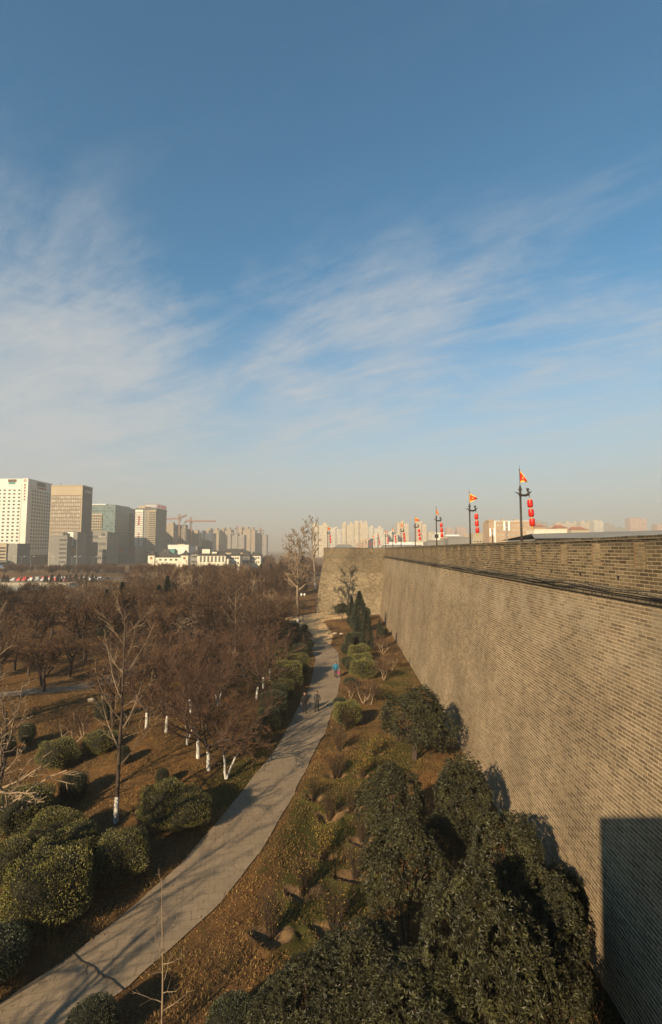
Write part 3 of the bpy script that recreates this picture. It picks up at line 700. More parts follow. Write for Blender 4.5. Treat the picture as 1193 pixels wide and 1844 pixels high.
# ---- trees with whitewashed feet close to the path, one line each: foot pixel, mesh, scale, turn, label
near_trees = [
    (408, 1405, 0, 1.10, 0.7, 'purple-brown bare tree with a white forked foot, first beside the path'),
    (376, 1397, 1, 1.00, 2.1, 'purple-brown bare tree whose leaning white foot stands just behind the forked one'),
    (357, 1378, 3, 1.02, 4.0, 'bare tree with an upright thick white foot, third back from the path bend'),
    (337, 1358, 2, 1.00, 1.2, 'bare tree with two thin white stems in a narrow V'),
    (299, 1344, 1, 0.95, 5.2, 'bare tree with a slanting greyish-white foot between two upright ones'),
    (264, 1331, 3, 0.98, 0.4, 'bare tree with a short bright white foot at the back edge of the grass slope'),
    (463, 1259, 1, 0.92, 3.3, 'bare tree with a crooked grey-white foot left of the dark clipped hedge stack'),
    (474, 1243, 3, 0.95, 2.4, 'bare tree with a slim white foot, middle of three beside the box hedges'),
    (486, 1228, 3, 1.05, 1.5, 'bare tree with a straight bright white foot close behind the long box hedge'),
    (393, 1272, 0, 0.95, 1.9, 'bare tree deep among the plums, its painted foot half hidden by twigs'),
    (344, 1288, 1, 1.0, 0.2, 'bare tree in the middle of the twiggy thicket with a thin pale foot'),
    (440, 1216, 0, 0.95, 5.0, 'bare tree standing behind the row of three white feet by the hedges'),
    (420, 1190, 2, 0.95, 2.9, 'bare bushy tree at the rear of the thicket beside the gnarled pale tree'),
]
for px, py, k, s, rz, lab in near_trees:
    put_tree(plums[k], 'bare_tree', lab, 'tree', on_ground(px, py), rz, s, 'whitewashed bare trees beside the path')

k_ = 0
for px, py, s in ((300, 1262, 1.1), (250, 1290, .95), (360, 1240, 1.1), (415, 1240, 1.0), (330, 1225, 1.1), (455, 1180, 1.1), (480, 1160, 1.05), (500, 1180, 1.0), (400, 1205, 1.1), (430, 1150, 1.1), (505, 1150, .95), (370, 1300, 1.05), (290, 1225, 1.1), (465, 1210, 1.0)):
    k_ += 1
    put_tree((plums[k_ % 4][0], None, plums[k_ % 4][2]), 'bare_tree', 'dark-stemmed purple-brown bare tree crowded among the white-footed ones', 'tree', on_ground(px, py), k_ * 1.9, s * 1.12, 'dark-stemmed bare trees in the thicket')
gk = bare_tree(7, GINKGO, 1.28, 'bark_dark', 'twig_pale', crown_lvl=1, fat=1.25)
put_tree(gk, 'ginkgo_tree', 'tall straight leafless tree with pale rising branches and a white painted foot on the slope', 'tree', on_ground(209, 1481), 0.6, 1.0)
put_tree(bare_tree(8, dict(GINKGO, L=9.0, r=.10, n=[14, 5, 3]), None, 'twig_pale', 'twig_pale', crown_lvl=1), 'ginkgo_tree', 'slim pale upright leafless tree rising out of the thicket behind the plums', 'tree', on_ground(424, 1180), 2.2, 1.0)
put_tree(gnarls[0], 'gnarled_tree', 'pale crooked tree with zigzag limbs standing in the wood behind the thicket', 'tree', on_ground(335, 1195), 1.0, 1.45)
put_tree(gnarls[1], 'gnarled_tree', 'pale crooked tree leaning out beside the small earth path in the wood', 'tree', on_ground(385, 1165), 3.0, 1.25)
pop = bare_tree(21, POPLAR, 1.5, 'bark_pale', 'twig_pale', crown_lvl=1, fat=1.7)
put_tree(pop, 'poplar_tree', 'very tall pale leafless tree with a white foot on the sandy patch before the bastion', 'tree', on_ground(537, 1126), 0.3, 1.0)
pop2 = bare_tree(22, dict(POPLAR, n=[15, 7, 6, 4]), 1.8, 'bark_pale', 'twig_pale', crown_lvl=1, fat=2.2)
put_tree(pop2, 'poplar_tree', 'very tall leafless tree with a white foot behind the corner of the bastion', 'tree', at(568, 1059), 2.3, 1.25)
put_tree(pop2, 'poplar_tree', 'tall leafless tree rising between the poplar with the white foot and the dark wood', 'tree', at(520, 1052), 4.3, 1.0)
sap = bare_tree(31, SAPLING, None, 'twig_pale', 'twig_pale', crown_lvl=1, fat=1.2)
spf = at(290, 1905); put_tree(sap, 'sapling', 'thin pale sapling with short side twigs at the near edge of the path', 'tree', Vector((spf.x, spf.y, float(ground_h(spf.x, spf.y)))), 0.5, 1.0)
# trees just beyond the picture's side whose boughs reach in, and whose shadows lie on the path
side = bare_tree(33, dict(GNARLY, n=[6, 8, 6, 5], L=3.4, r=.19, wig=[.08, .13, .16, .18, .2], len=[1.45, .55, .5, .5], up=[.0, .09, .06, .03, .02]), 1.2, 'bark_dark', 'twig_pale', fat=1.3)
side2 = bare_tree(34, dict(GINKGO, n=[22, 8, 4], L=10, r=.14, up=[.02, .06, .03, .03]), 1.2, 'bark_dark', 'twig_pale', crown_lvl=1, fat=1.25)
for ms, x, y, rz, s, lab in ((side2, -17.2, 22.5, 0.2, 1.0, 'leafless tree at the edge of the view with long rising pale branches'),
                             (side, -13.6, 17.8, 1.4, 1.25, 'leafless tree whose pale boughs reach low over the clipped bushes'),
                             (side2, -27.0, 35.5, 2.0, 1.0, 'leafless tree beyond the small round bush with pale rising boughs')):
    put_tree(ms, 'bare_tree', lab, 'tree', Vector((x, y, float(ground_h(x, y)))), rz, s)
for ms, x, y, rz, s in ((side, -14.5, 2.5, 2.0, 1.35), (side2, -15.5, 8.0, 0.9, 1.0), (side, -12.5, -6.0, 0.3, 1.3)):
    put_tree(ms, 'bare_tree', 'leafless tree standing out of view whose shadow falls across the pale path', 'tree', (x, y, 0), rz, s, 'trees casting shadows on the path')

pts_w = []
def try_spot(x, y, dmin):
    for a, b_ in pts_w:
        if (a - x) ** 2 + (b_ - y) ** 2 < dmin * dmin: return False
    pts_w.append((x, y)); return True
# ---- the wood: many brown trees, each its own object
rng = random.Random(77)
n_ = 0
for i in range(4000):
    y = 34 + 24 * rng.random(); x = -rng.uniform(.30, .80) * y
    if x > -15 or n_ >= 20: continue
    if any((at(a, b_) - Vector((x, y, 0))).length < r for a, b_, r in ((150, 1270, 5.5), (60, 1330, 5), (110, 1400, 5), (209, 1481, 7))): continue
    if not try_spot(x, y, 4.2): continue
    n_ += 1
    put_tree(woods[(1, 2, 0, 3)[n_ % 4]], 'brown_tree', 'dark bare tree at the near edge of the wood beyond the brown slope', 'tree', Vector((x, y, float(ground_h(x, y)))), rng.uniform(0, 6), rng.uniform(.95, 1.2), 'trees at the near edge of the wood')
LABW = ('reddish-brown leafless tree in the crowded wood left of the path', 'brown tree with withered leaves in the crowded wood left of the path')
protos = {}
pale_crown = bare_tree(61, BUSHY, None, 'bark_pale', 'twig_pale', fat=1.2)[2]
keep_out = [(at(a, b_), r) for a, b_, r in ((150, 1270, 7), (60, 1330, 6), (120, 1235, 4.5), (440, 1085, 10), (545, 1110, 9), (330, 1300, 6), (535, 1080, 9), (240, 1200, 3.5))]
cnt = 0
for i in range(9000):
    y = 46 + 135 * rng.random() ** 0.8; x = -rng.uniform(0.0, 0.78) * y
    if cnt >= 225: break
    if x > -8.5 - (0 if y < 75 else 3): continue
    if x < -88 and 140 < y < 200: continue
    if any((p.x - x) ** 2 + (p.y - y) ** 2 < r * r for p, r in keep_out): continue
    if x > -19 and y < 62: continue
    if x > -13 and y > 95: continue
    if x < -.42 * y and y > 104: continue
    if not try_spot(x, y, 4.6 if y < 100 else 6.0): continue
    pale = rng.random() < .12; leafy = not pale and rng.random() < (.6 if x < -.38 * y else .3)
    k = rng.choice((0, 3)) if leafy else rng.choice((1, 2)); s = rng.uniform(1.25, 1.8) * (1.12 if x > -.42 * y and y > 90 else 1.0); rz = rng.uniform(0, 6.28)
    loc = Vector((x, y, float(ground_h(x, y)))); lab = LABW[1 if k in (0, 3) else 0]; grp = 'leafy brown trees of the wood' if k in (0, 3) else 'bare brown trees of the wood'
    if pale:
        k = 9; lab = 'pale-twigged leafless tree standing among the brown trees of the wood'; grp = 'pale-twigged trees of the wood'
    if k not in protos and k == 9: protos[k] = put_tree((woods[1][0], None, pale_crown), 'pale_tree', lab, 'tree', loc, rz, s, grp)
    elif k not in protos: protos[k] = put_tree(woods[k], 'brown_tree', lab, 'tree', loc, rz, s, grp)
    else: dup(protos[k], loc, rz, s)
    cnt += 1
# beyond the ring road: rust and olive masses, again tree by tree
far_a = bare_tree(90, dict(BUSHY, n=[8, 7, 7, 4], rmin=.022), None, 'bark_dark', 'twig_brown', leaves=900, leaf_mat='leaf_rust', leaf_size=.35, fat=1.6)
far_b = bare_tree(91, dict(BUSHY, n=[8, 7, 6, 4], rmin=.022), None, 'bark_dark', 'twig_brown', leaves=700, leaf_mat='leaf_brown', leaf_size=.3, fat=1.7)
fp = {}
def far_tree(k, x, y, s, rz, lab, grp):
    ms = (far_a, far_b)[k]
    key = (k, grp)
    if key not in fp: fp[key] = put_tree(ms, 'brown_tree', lab, 'tree', (x, y, 0), rz, s, grp)
    else: dup(fp[key], (x, y, 0), rz, s)
rng = random.Random(5)
for i in range(46):
    y = rng.uniform(190, 222); x = -rng.uniform(.05, .74) * y
    if x < -.40 * y: continue
    far_tree(1, x, y, rng.uniform(.5, .75), rng.uniform(0, 6), 'small dull brown tree in the strip before the ring road', 'small trees before the ring road')
for i in range(95):
    y = rng.uniform(252, 296); x = -rng.uniform(.02, .72) * y
    far_tree(1, x, y, rng.uniform(1.0, 1.35), rng.uniform(0, 6), 'grey-brown bare tree in the belt below the city towers', 'trees in the belt below the towers')
for i in range(34):
    y = rng.uniform(250, 420); x = -rng.uniform(.055, .165) * y
    far_tree(0, x, y, rng.uniform(1.15, 1.7) * (y / 300) ** .5, rng.uniform(0, 6), 'rust-coloured tree far off beside the low white courtyard buildings', 'rust-coloured trees far beyond the wood')

# ---- conifers
def conifer_mesh(seed, h, r, n, shape=1.0, size=.16, mat='needle', lump=.25):
    rs = np.random.RandomState(seed); z = rs.uniform(.03, 1, n) ** .9
    rr = r * (1 - z) ** shape * (0.35 + .65 * np.minimum(1, z / .12)) + .03
    az = rs.uniform(0, 6.283, n); lob = 1 + lump * np.sin(az * 5 + z * 23) * np.sin(z * 31 + seed) + rs.normal(0, .09, n)
    rad = rr * lob * np.sqrt(rs.uniform(.35, 1, n))
    C = np.stack([np.cos(az) * rad, np.sin(az) * rad, z * h + .12], 1)
    D = np.stack([np.cos(az), np.sin(az), rs.uniform(-.2, .9, n)], 1) + rs.normal(0, .35, (n, 3))
    V, F3 = leaf_quads(rs, C, D, size, size * .42)
    return new_mesh('crown', V, [F3], M[mat])
def stem_mesh(h, r, mat='bark_dark'):
    b_ = MB(); b_.tube([(0, 0, -.1), (.02, .01, h * .5), (0, 0, h)], [r * 1.2, r, r * .5], 7); return b_.mesh('trunk', M[mat], True)
con = [(conifer_mesh(1, 7.5, 1.55, 9000, 1.0, .22), stem_mesh(6.5, .12)), (conifer_mesh(2, 4.2, .85, 5500, .85, .13), stem_mesh(3.5, .08)), (conifer_mesh(3, 8.5, 2.4, 9000, .9, .3, lump=.4), stem_mesh(7, .15))]
def put_conifer(k, loc, s, rz, lab, grp=None, name='conifer'):
    t_ = thing(name, lab, 'tree', loc, rz, grp, s); link('trunk', con[k][1], t_); link('crown', con[k][0], t_); return t_
put_conifer(1, on_ground(661, 1176), 1.30, 0, 'slender pointed dark green cypress, foremost of the evergreens by the bastion')
put_conifer(2, on_ground(648, 1136), .80, 1.2, 'broad dark pine with layered boughs in the bastion corner')
put_conifer(0, on_ground(634, 1126), .70, 2.2, 'dark green juniper behind the cypress and beside the small bushy tree')
put_conifer(2, on_ground(645, 1160), .46, 4, 'low dark juniper at the foot of the slender cypress')
put_conifer(1, on_ground(684, 1150), .70, 4, 'small dark cypress closest to the wall in the bastion corner')
for px, py, k, s, lab in ((190, 1150, 0, 1.0, 'dark green conifer behind the tall ginkgo trunk, broader of the pair'), (218, 1148, 0, 1.15, 'pointed dark conifer just right of the tall pale branches'), (300, 1130, 0, 1.2, 'tall dark conifer standing up through the middle of the wood'),
                          (285, 1125, 2, .85, 'wide shaggy dark conifer beside the tall one in the wood'), (505, 1060, 2, 1.1, 'dark green pine at the back of the lawn near the bastion'), (488, 1062, 0, 1.2, 'dark green fir left of the pine behind the lawn'),
                          (470, 1058, 2, 1.0, 'shaggy dark evergreen at the rear corner of the wood'), (548, 1066, 0, .9, 'dark conifer hidden behind the tall poplar by the bastion')):
    put_conifer(k, at(px, py), s, k * 1.7 + px, lab)
pc = None
rng = random.Random(9)
for i in range(20):
    x = (-104 - i * 1.9 if i < 13 else -142 - (i - 13) * 2.6) + rng.uniform(-.4, .4); y = 205 + rng.uniform(-1.5, 1.5)
    if pc is None: pc = put_conifer(2, (x, y, 0), .36, 0, 'round dark evergreen in the row by the moat and car park', 'evergreen row by the car park')
    else: dup(pc, (x, y, 0), rng.uniform(0, 6), rng.uniform(.36, .50))
pc = None
for i in range(30):
    x = -95 - i * 4.2 + rng.uniform(-1, 1) if i < 18 else -70 - (i - 18) * 4; y = 290 + rng.uniform(-2, 6)
    if pc is None: pc = put_conifer(0, (x, y, 0), .62, 0, 'small pointed conifer in the planted line before the white courtyard building', 'conifer line before the courtyard buildings')
    else: dup(pc, (x, y, 0), rng.uniform(0, 6), rng.uniform(.5, .75))

# ---- broad-leaved evergreens under the wall: whorls of long leaves on lumpy crowns
def evergreen(seed, rx, rz_, h0, nwh, lobes=17, leaf=.135, k=7):
    rs = np.random.RandomState(seed)
    lc = []; 
    for i in range(lobes):
        u = rs.normal(size=3); u /= np.linalg.norm(u); u[2] = abs(u[2]) * .9 - .25
        lc.append((np.array([u[0] * rx * .64, u[1] * rx * .64, h0 + rz_ + u[2] * rz_ * .80]), rs.uniform(.28, .50)))
    lc.append((np.array([0, 0, h0 + rz_ * .9]), .62))
    P = []; N = []
    per = nwh // len(lc) * 2
    for c, f in lc:
        u = rs.normal(size=(per, 3)); u /= np.linalg.norm(u, axis=1, keepdims=True)
        rr = rs.uniform(.78, 1.06, (per, 1)) * (1 + .16 * np.sin(u[:, :1] * 7 + seed) * np.sin(u[:, 1:2] * 6) + .1 * np.sin(u[:, 2:] * 9))
        p = c + u * rr * np.array([rx * f, rx * f, rz_ * f * 1.05]); ok = np.ones(per, bool)
        for c2, f2 in lc:
            if c2 is c: continue
            q = (p - c2) / np.array([rx * f2, rx * f2, rz_ * f2 * 1.05]); ok &= (q ** 2).sum(1) > .50
        ok &= p[:, 2] > .35
        P.append(p[ok]); N.append(u[ok])
    P = np.concatenate(P); N = np.concatenate(N)
    if len(P) > nwh:
        sel = rs.permutation(len(P))[:nwh]; P = P[sel]; N = N[sel]
    ax = N + np.array([0, 0, .75]) + rs.normal(0, .25, P.shape); ax /= np.linalg.norm(ax, axis=1, keepdims=True)
    ref = np.where(np.abs(ax[:, :1]) < .8, np.array([[1., 0, 0]]), np.array([[0, 1., 0]])); u = np.cross(ax, ref); u /= np.linalg.norm(u, axis=1, keepdims=True); w = np.cross(ax, u)
    Cs = []; Ds = []
    for j in range(k):
        a = 2 * np.pi * j / k + rs.uniform(0, 6.28, (len(P), 1)) * .15; tilt = rs.uniform(.15, .75, (len(P), 1))
        Ds.append(u * np.cos(a) + w * np.sin(a) + ax * tilt); Cs.append(P)
    V, F3 = leaf_quads(rs, np.concatenate(Cs), np.concatenate(Ds), leaf, leaf * .34, .12)
    # a little inner shade: loose inner leaves
    return new_mesh('crown', V, [F3], M['leaf_ever']), lc
def ever_trunk(seed, h, lc, r=.11):
    rs = random.Random(seed); out = []
    for s in range(2):
        a = s * 2.6 + seed
        pts = [(.10 * math.cos(a), .1 * math.sin(a), -.1), (.13 * math.cos(a), .13 * math.sin(a), h * .6), (.22 * math.cos(a), .22 * math.sin(a), h * 1.15)]
        out += [(Vector(pts[i]), Vector(pts[i + 1]), r * (1 - .2 * i), r * (.8 - .2 * i), 0) for i in range(2)]
        for c, f in lc[s::2]:
            out.append((Vector(pts[2]), Vector(c) * .96, r * .45, .02, 1))
    V, Fq = tubes(out, 6); return new_mesh('trunk', V, [Fq], M['bark_dark'], smooth=True)
ev = []
for sd, rx, rz_, h0, nw in ((1, 2.0, 2.05, .75, 3300), (2, 1.95, 2.2, .75, 3400), (3, 1.62, 2.15, .8, 2800), (5, 2.3, 2.3, .35, 4200)):
    cm, lc = evergreen(sd, rx, rz_, h0, nw); ev.append((cm, ever_trunk(sd, h0 + .5, lc)))
ever_list = [  # crown-centre pixel, height of that centre, mesh, scale (xy, z), turn, label
    (746, 1300, 2.55, 3, (1.08, 1.08, .92), .4, 'round-headed evergreen with a bare forked trunk, farthest of the broad-leaved ones by the wall'),
    (706, 1440, 2.6, 1, (.80, .80, .82), 2.0, 'broad-leaved evergreen beside the basins, just in front of the round-headed one'),
    (826, 1432, 2.7, 2, (.88, .88, .88), 1.0, 'narrow evergreen close to the rampart with its own pointed shadow on the bricks'),
    (728, 1550, 2.6, 1, (.78, .78, .92), 4.4, 'wide evergreen with reddish young leaves standing between its neighbours'),
    (915, 1570, 2.8, 2, (.86, .86, .95), 3.2, 'evergreen pressed against the rampart just before the tower shadow'),
    (872, 1740, 3.2, 1, (.84, .84, 1.0), .9, 'large evergreen with long glossy leaves at the border of the black shade'),
    (650, 1765, 2.1, 1, (.76, .76, .86), 2.8, 'wide evergreen with sparse gaps behind the two nearest shrub basins'),
    (580, 1810, 1.8, 0, (.75, .75, .75), 1.9, 'small loose evergreen beside the dark shadow of the round bush'),
    (1012, 1625, 1.6, 2, (.52, .52, .6), 1.9, 'slim evergreen squeezed at the wall foot inside the shadow edge'),
    (985, 1665, 2.3, 2, (.72, .72, .85), 2.2, 'evergreen at the shade edge under the rampart, right of the large glossy one'),
    (802, 1500, 1.7, 2, (.62, .62, .62), 5.2, 'added low evergreen that keeps the gap between the two crowns nearest the wall dark'),  # added to darken a gap where only shade belongs
    (1005, 1790, 1.6, 0, (.55, .55, .6), 1.2, 'added low evergreen hiding a sunlit strip of ground at the rampart foot'),  # added plant, covers sunlit ground that should lie in shade
    (770, 1860, 2.2, 2, (.90, .90, .85), 3.9, 'evergreen at the near end of the row, mostly in shade'),
    (490, 1835, 1.3, 2, (.52, .52, .52), 0.9, 'small evergreen bush with upright leaf tufts next to the clipped round one'),
]
CH = {3: 2.65, 0: 2.8, 1: 2.95, 2: 2.9}
for px, py, zc, k, s, rz, lab in ever_list:
    p = at(px, py, zc); gz = float(ground_h(p.x, p.y))
    t_ = thing('evergreen_tree', lab, 'evergreen tree', (p.x, p.y, gz), rz, 'broad-leaved evergreens along the foot of the wall', (s[0], s[1], zc / CH[k]))
    link('trunk', ev[k][1], t_); link('crown', ev[k][0], t_)
# a small bushy tree by the bastion
cm, lc = evergreen(8, 1.5, 1.3, 1.3, 1500, leaf=.2); 
p = on_ground(617, 1121); t_ = thing('evergreen_tree', 'small dark bushy tree with a short bare stem against the bastion wall', 'evergreen tree', p, 0, None, .92); link('trunk', ever_trunk(9, 1.5, lc, .09), t_); link('crown', cm, t_)

# ---- clipped bushes
def clipped(seed, dims, n, leaf, mat='leaf_box', power=2.6, stem=.25, lump=.10, top_flat=0.0):
    """a clipped bush: dense small leaves over a dark twiggy heart; dims = half widths x,y and height"""
    rs = np.random.RandomState(seed); rx, ry, h = dims
    u = rs.normal(size=(n, 3)); u /= np.linalg.norm(u, axis=1, keepdims=True)
    def radius(u):
        return (np.abs(u[:, 0]) ** power + np.abs(u[:, 1]) ** power + np.abs(u[:, 2]) ** power) ** (-1 / power) * (1 + lump * (np.sin(u[:, 0] * 5 + seed) * np.sin(u[:, 1] * 4.3 + 2 * seed) + .7 * np.sin(u[:, 2] * 6 + u[:, 0] * 4)))
    r = radius(u)[:, None]
    S = np.array([rx, ry, h / 2]); C = u * r * S * rs.uniform(.87, 1.055, (n, 1)); C[:, 2] += stem + h / 2
    D = u / S + rs.normal(0, .55, (n, 3)) / rx + np.array([0, 0, .25]) / rx
    V, F3 = leaf_quads(rs, C, D, leaf, leaf * .62, .1)
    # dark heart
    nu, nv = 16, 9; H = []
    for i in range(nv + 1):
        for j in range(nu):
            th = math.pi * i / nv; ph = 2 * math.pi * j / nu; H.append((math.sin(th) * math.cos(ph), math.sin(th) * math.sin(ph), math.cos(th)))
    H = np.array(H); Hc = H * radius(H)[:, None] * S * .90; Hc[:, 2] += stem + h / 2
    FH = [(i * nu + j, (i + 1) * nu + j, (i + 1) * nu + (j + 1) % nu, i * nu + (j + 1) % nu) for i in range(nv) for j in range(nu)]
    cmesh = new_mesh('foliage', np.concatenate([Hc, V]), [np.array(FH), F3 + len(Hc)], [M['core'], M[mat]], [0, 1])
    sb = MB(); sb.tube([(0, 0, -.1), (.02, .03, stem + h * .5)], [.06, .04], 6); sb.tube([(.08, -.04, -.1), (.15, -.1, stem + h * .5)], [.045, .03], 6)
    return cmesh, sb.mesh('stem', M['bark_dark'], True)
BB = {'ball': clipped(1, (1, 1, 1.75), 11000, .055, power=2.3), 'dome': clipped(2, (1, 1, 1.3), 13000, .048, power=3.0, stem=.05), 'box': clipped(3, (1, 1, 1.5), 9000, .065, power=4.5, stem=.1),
      'darkball': clipped(4, (1, 1, 1.8), 8000, .065, 'leaf_boxdark', 2.1, lump=.03), 'darkdrum': clipped(5, (1, 1, 1.9), 6000, .08, 'leaf_boxdark', 5.0, lump=.02), 'bright': clipped(6, (1, 1, 1.5), 7000, .085, 'leaf_bright', 3.6, stem=.15),
      'darkcone': clipped(8, (1, 1, 2.4), 5000, .09, 'leaf_boxdark', 1.7, lump=.02, stem=.1)}
def bush(kind, px, py, w, h, lab, rz=0.0, d=None, dz=0.0, grp=None, z=None, name='clipped_bush', cat='bush'):
    """px,py = foot pixel; w,d = full width and depth in metres, h = height"""
    p = on_ground(px, py); d = d or w; hh = {'ball': 2.0, 'dome': 1.35, 'box': 1.6, 'darkball': 2.05, 'darkdrum': 2.15, 'bright': 1.65, 'darkcone': 2.5}[kind]
    t_ = thing(name, lab, cat, (p.x, p.y, p.z + dz - .03), rz, grp, (w / 2, d / 2, h / hh))
    st = link('stem', BB[kind][1], t_); link('foliage', BB[kind][0], t_)
    return t_
bush('ball', 220, 1585, 2.15, 1.95, 'round clipped bush standing alone between the ginkgo foot and the path', .4)
bush('ball', 296, 1490, 2.3, 2.2, 'near half of the twin clipped bush beside the path, lit yellow-green', 1.0)
bush('ball', 338, 1496, 2.1, 1.95, 'darker half of the twin clipped bush, next to the path edge', 2.0)
bush('darkball', 292, 1424, .72, 1.0, 'small dark ball bush peeping over the twin clipped bush')
bush('darkdrum', 132, 1440, 1.25, 1.45, 'dark drum-shaped clipped bush left of the white ginkgo foot')
bush('dome', 85, 1664, 2.9, 2.15, 'largest clipped bush of the clump, foremost, with a broad dome', .3)
bush('dome', 126, 1580, 2.6, 1.85, 'clipped bush behind the largest dome, its side facing the path in shade', 1.3)
bush('dome', 98, 1525, 2.3, 1.6, 'third clipped bush of the clump, under the low pale bough', 2.3)
bush('dome', 42, 1482, 2.8, 1.8, 'rearmost rounded bush of the clump, partly behind bare twigs', 3.1)
bush('dome', 8, 1580, 2.0, 1.3, 'low bush beside the largest dome, half lost in its shadow', 1.1)
bush('darkball', -20, 1775, 2.2, 1.3, 'added dark bush standing in for a shadow from out of view, beside the near end of the path')  # added bush: its dark leaves replace a shadow whose caster is out of view
bush('ball', 104, 1388, 2.3, 1.75, 'loose round bush with a visible stem, shaded by bare branches', .9)
bush('ball', 180, 1368, 2.0, 1.35, 'greyish-green low bush behind the tall ginkgo trunk', 2.9)
bush('darkball', 222, 1392, .8, 1.15, 'small dark ball on a stem just right of the ginkgo trunk')
bush('darkball', 48, 1345, 1.1, 1.5, 'small dark bush on a short stem beyond the loose round bush')
bush('darkball', 8, 1365, 1.3, 1.4, 'dark bush at the edge of the view beyond the clump')
bush('darkdrum', 187, 1298, 1.2, 1.5, 'dark square bush on the brown slope next to the pale stones')
bush('darkball', 163, 1898, 1.35, 1.15, 'dark round clipped bush at the near edge of the path, bright rim of leaves')
bush('darkball', 418, 1900, 1.45, 1.3, 'dark round clipped bush at the near end of the grass, right of the path')
# west side of the path
bush('darkball', 466, 1346, .95, 1.1, 'small dark ball bush alone between the forked tree and the path')
bush('darkdrum', 484, 1316, 1.6, 1.5, 'lowest block of the dark clipped stack beside the path', .4)
bush('darkdrum', 492, 1296, 1.85, 2.1, 'middle block of the dark clipped stack beside the path', .8)
bush('darkball', 500, 1276, 1.8, 2.2, 'rounded top block of the dark clipped stack beside the path')
bush('box', 515, 1256, 1.7, 1.6, 'yellow-green square box bush in front of the long hedge', .1)
bush('box', 518, 1236, 3.0, 2.5, 'front part of the long box hedge, mossy green, casting a lobed shadow on the path', .2)
bush('box', 536, 1222, 2.3, 2.6, 'rear part of the long box hedge, darker flank towards the path', .5)
bush('darkball', 540, 1186, 2.1, 1.7, 'dark flattened ball bush behind the long box hedge', 0)
bush('darkball', 552, 1174, 2.0, 1.8, 'dark mushroom-shaped bush leaning over the path edge', 1)
bush('darkball', 540, 1163, 2.2, 2.0, 'dark mushroom-shaped bush on a short stem at the path end', 2)
bush('darkball', 531, 1152, 1.5, 1.7, 'dark bush behind the mushroom-shaped one, against the plum twigs', 2)
bush('darkball', 532, 1136, 1.5, 1.5, 'dark ball bush at the foot of the tall poplar', 3)
bush('darkball', 549, 1138, 1.2, 1.25, 'small dark ball bush on the sand beside the poplar', 4)
bush('darkball', 519, 1110, 1.2, 1.5, 'dark egg-shaped bush behind the poplar on the sandy patch', 4)
bush('darkball', 491, 1098, 1.6, 1.4, 'low dark bush on the lawn near the pair of white feet', 4)
bush('darkball', 478, 1097, 1.9, 1.1, 'flat dark bush on the lawn further from the bastion', 2)
# east side
bush('darkball', 626, 1180, 1.8, 1.6, 'dark ball of the bird-shaped topiary at the right edge of the path', 1)
bush('darkcone', 629, 1172, 1.2, 2.5, 'dark pointed tail of the bird-shaped topiary at the right edge of the path', 1)
bush('darkball', 626, 1199, 1.5, 1.15, 'dark small ball bush just behind the person in blue', 2)
bush('darkball', 634, 1210, 1.5, 1.5, 'dark round bush right of the person in blue', 1)
bush('bright', 648, 1190, 2.4, 2.1, 'bright green hedge block behind the dark round bushes', .3)
bush('bright', 653, 1200, 2.3, 1.7, 'lower bright green hedge block in front of the taller one', .1)
bush('bright', 656, 1220, 2.5, 1.9, 'bright yellow-green hedge block half covered by bare twigs', .6)
bush('darkdrum', 641, 1165, 1.5, 2.0, 'dark clipped block left of the slender cypress', .6)
bush('darkball', 660, 1115, 1.7, 2.3, 'dark bush at the foot of the broad pine', .6)
bush('darkball', 690, 1144, 1.5, 1.3, 'low dark bush close to the wall base near the corner', .6)
bush('bright', 626, 1304, 1.95, 1.75, 'yellow-green clipped bush at the right edge of the path, level with the walking pair', .25, d=1.8)
bush('darkball', 613, 1276, 1.3, 1.0, 'dark ball bush just behind the yellow-green clipped one')
bush('darkball', 632, 1238, 1.5, 1.0, 'dark low bush under the spreading bare shrub', 0)

# ---- brown brooms in the basins
def broom(seed, n, h, leaves=0, spread=.38):
    rng = random.Random(seed); rs = np.random.RandomState(seed); segs = []; tips = []
    for i in range(n):
        az = rng.uniform(0, 6.283); sp = spread * rng.random() ** .6; p = Vector((math.cos(az) * .13 * rng.random(), math.sin(az) * .13 * rng.random(), -.05)); d = Vector((math.cos(az) * sp, math.sin(az) * sp, 1)).normalized()
        L = h * rng.uniform(.65, 1.1); q = p; r = .011
        for k in range(4):
            d = (d + Vector((rng.gauss(0, .07), rng.gauss(0, .07), 0))).normalized(); q2 = q + d * L / 4; segs.append((q, q2, r * (1 - .2 * k), r * (.8 - .2 * k), 0)); 
            if k > 0:
                for _ in range(2):
                    e = rot_about(d, R(32), rng); q3 = q2 + e * L * rng.uniform(.14, .26); segs.append((q2, q3, .007, .004, 0)); tips.append(tuple(q3))
            q = q2
        tips.append(tuple(q))
    V, Fq = tubes(segs, 3); fb = [Fq]; mats = [M['twig_dark']]; fm = [0]
    if leaves:
        T = np.array(tips); C = T[rs.randint(0, len(T), leaves)] + rs.normal(0, .05, (leaves, 3)); V2, F3 = leaf_quads(rs, C, rs.normal(size=(leaves, 3)), .055, .035); fb.append(F3 + len(V)); fm.append(1); V = np.concatenate([V, V2]); mats.append(M['leaf_yellow'])
    return new_mesh('foliage' if leaves else 'shrub', V, fb, mats, fm)
br_m = [broom(1, 70, 1.5, 160, .34), broom(2, 64, 1.4, 90, .36), broom(3, 44, 1.4, 750, .40), broom(4, 60, 1.5, 110, .32)]
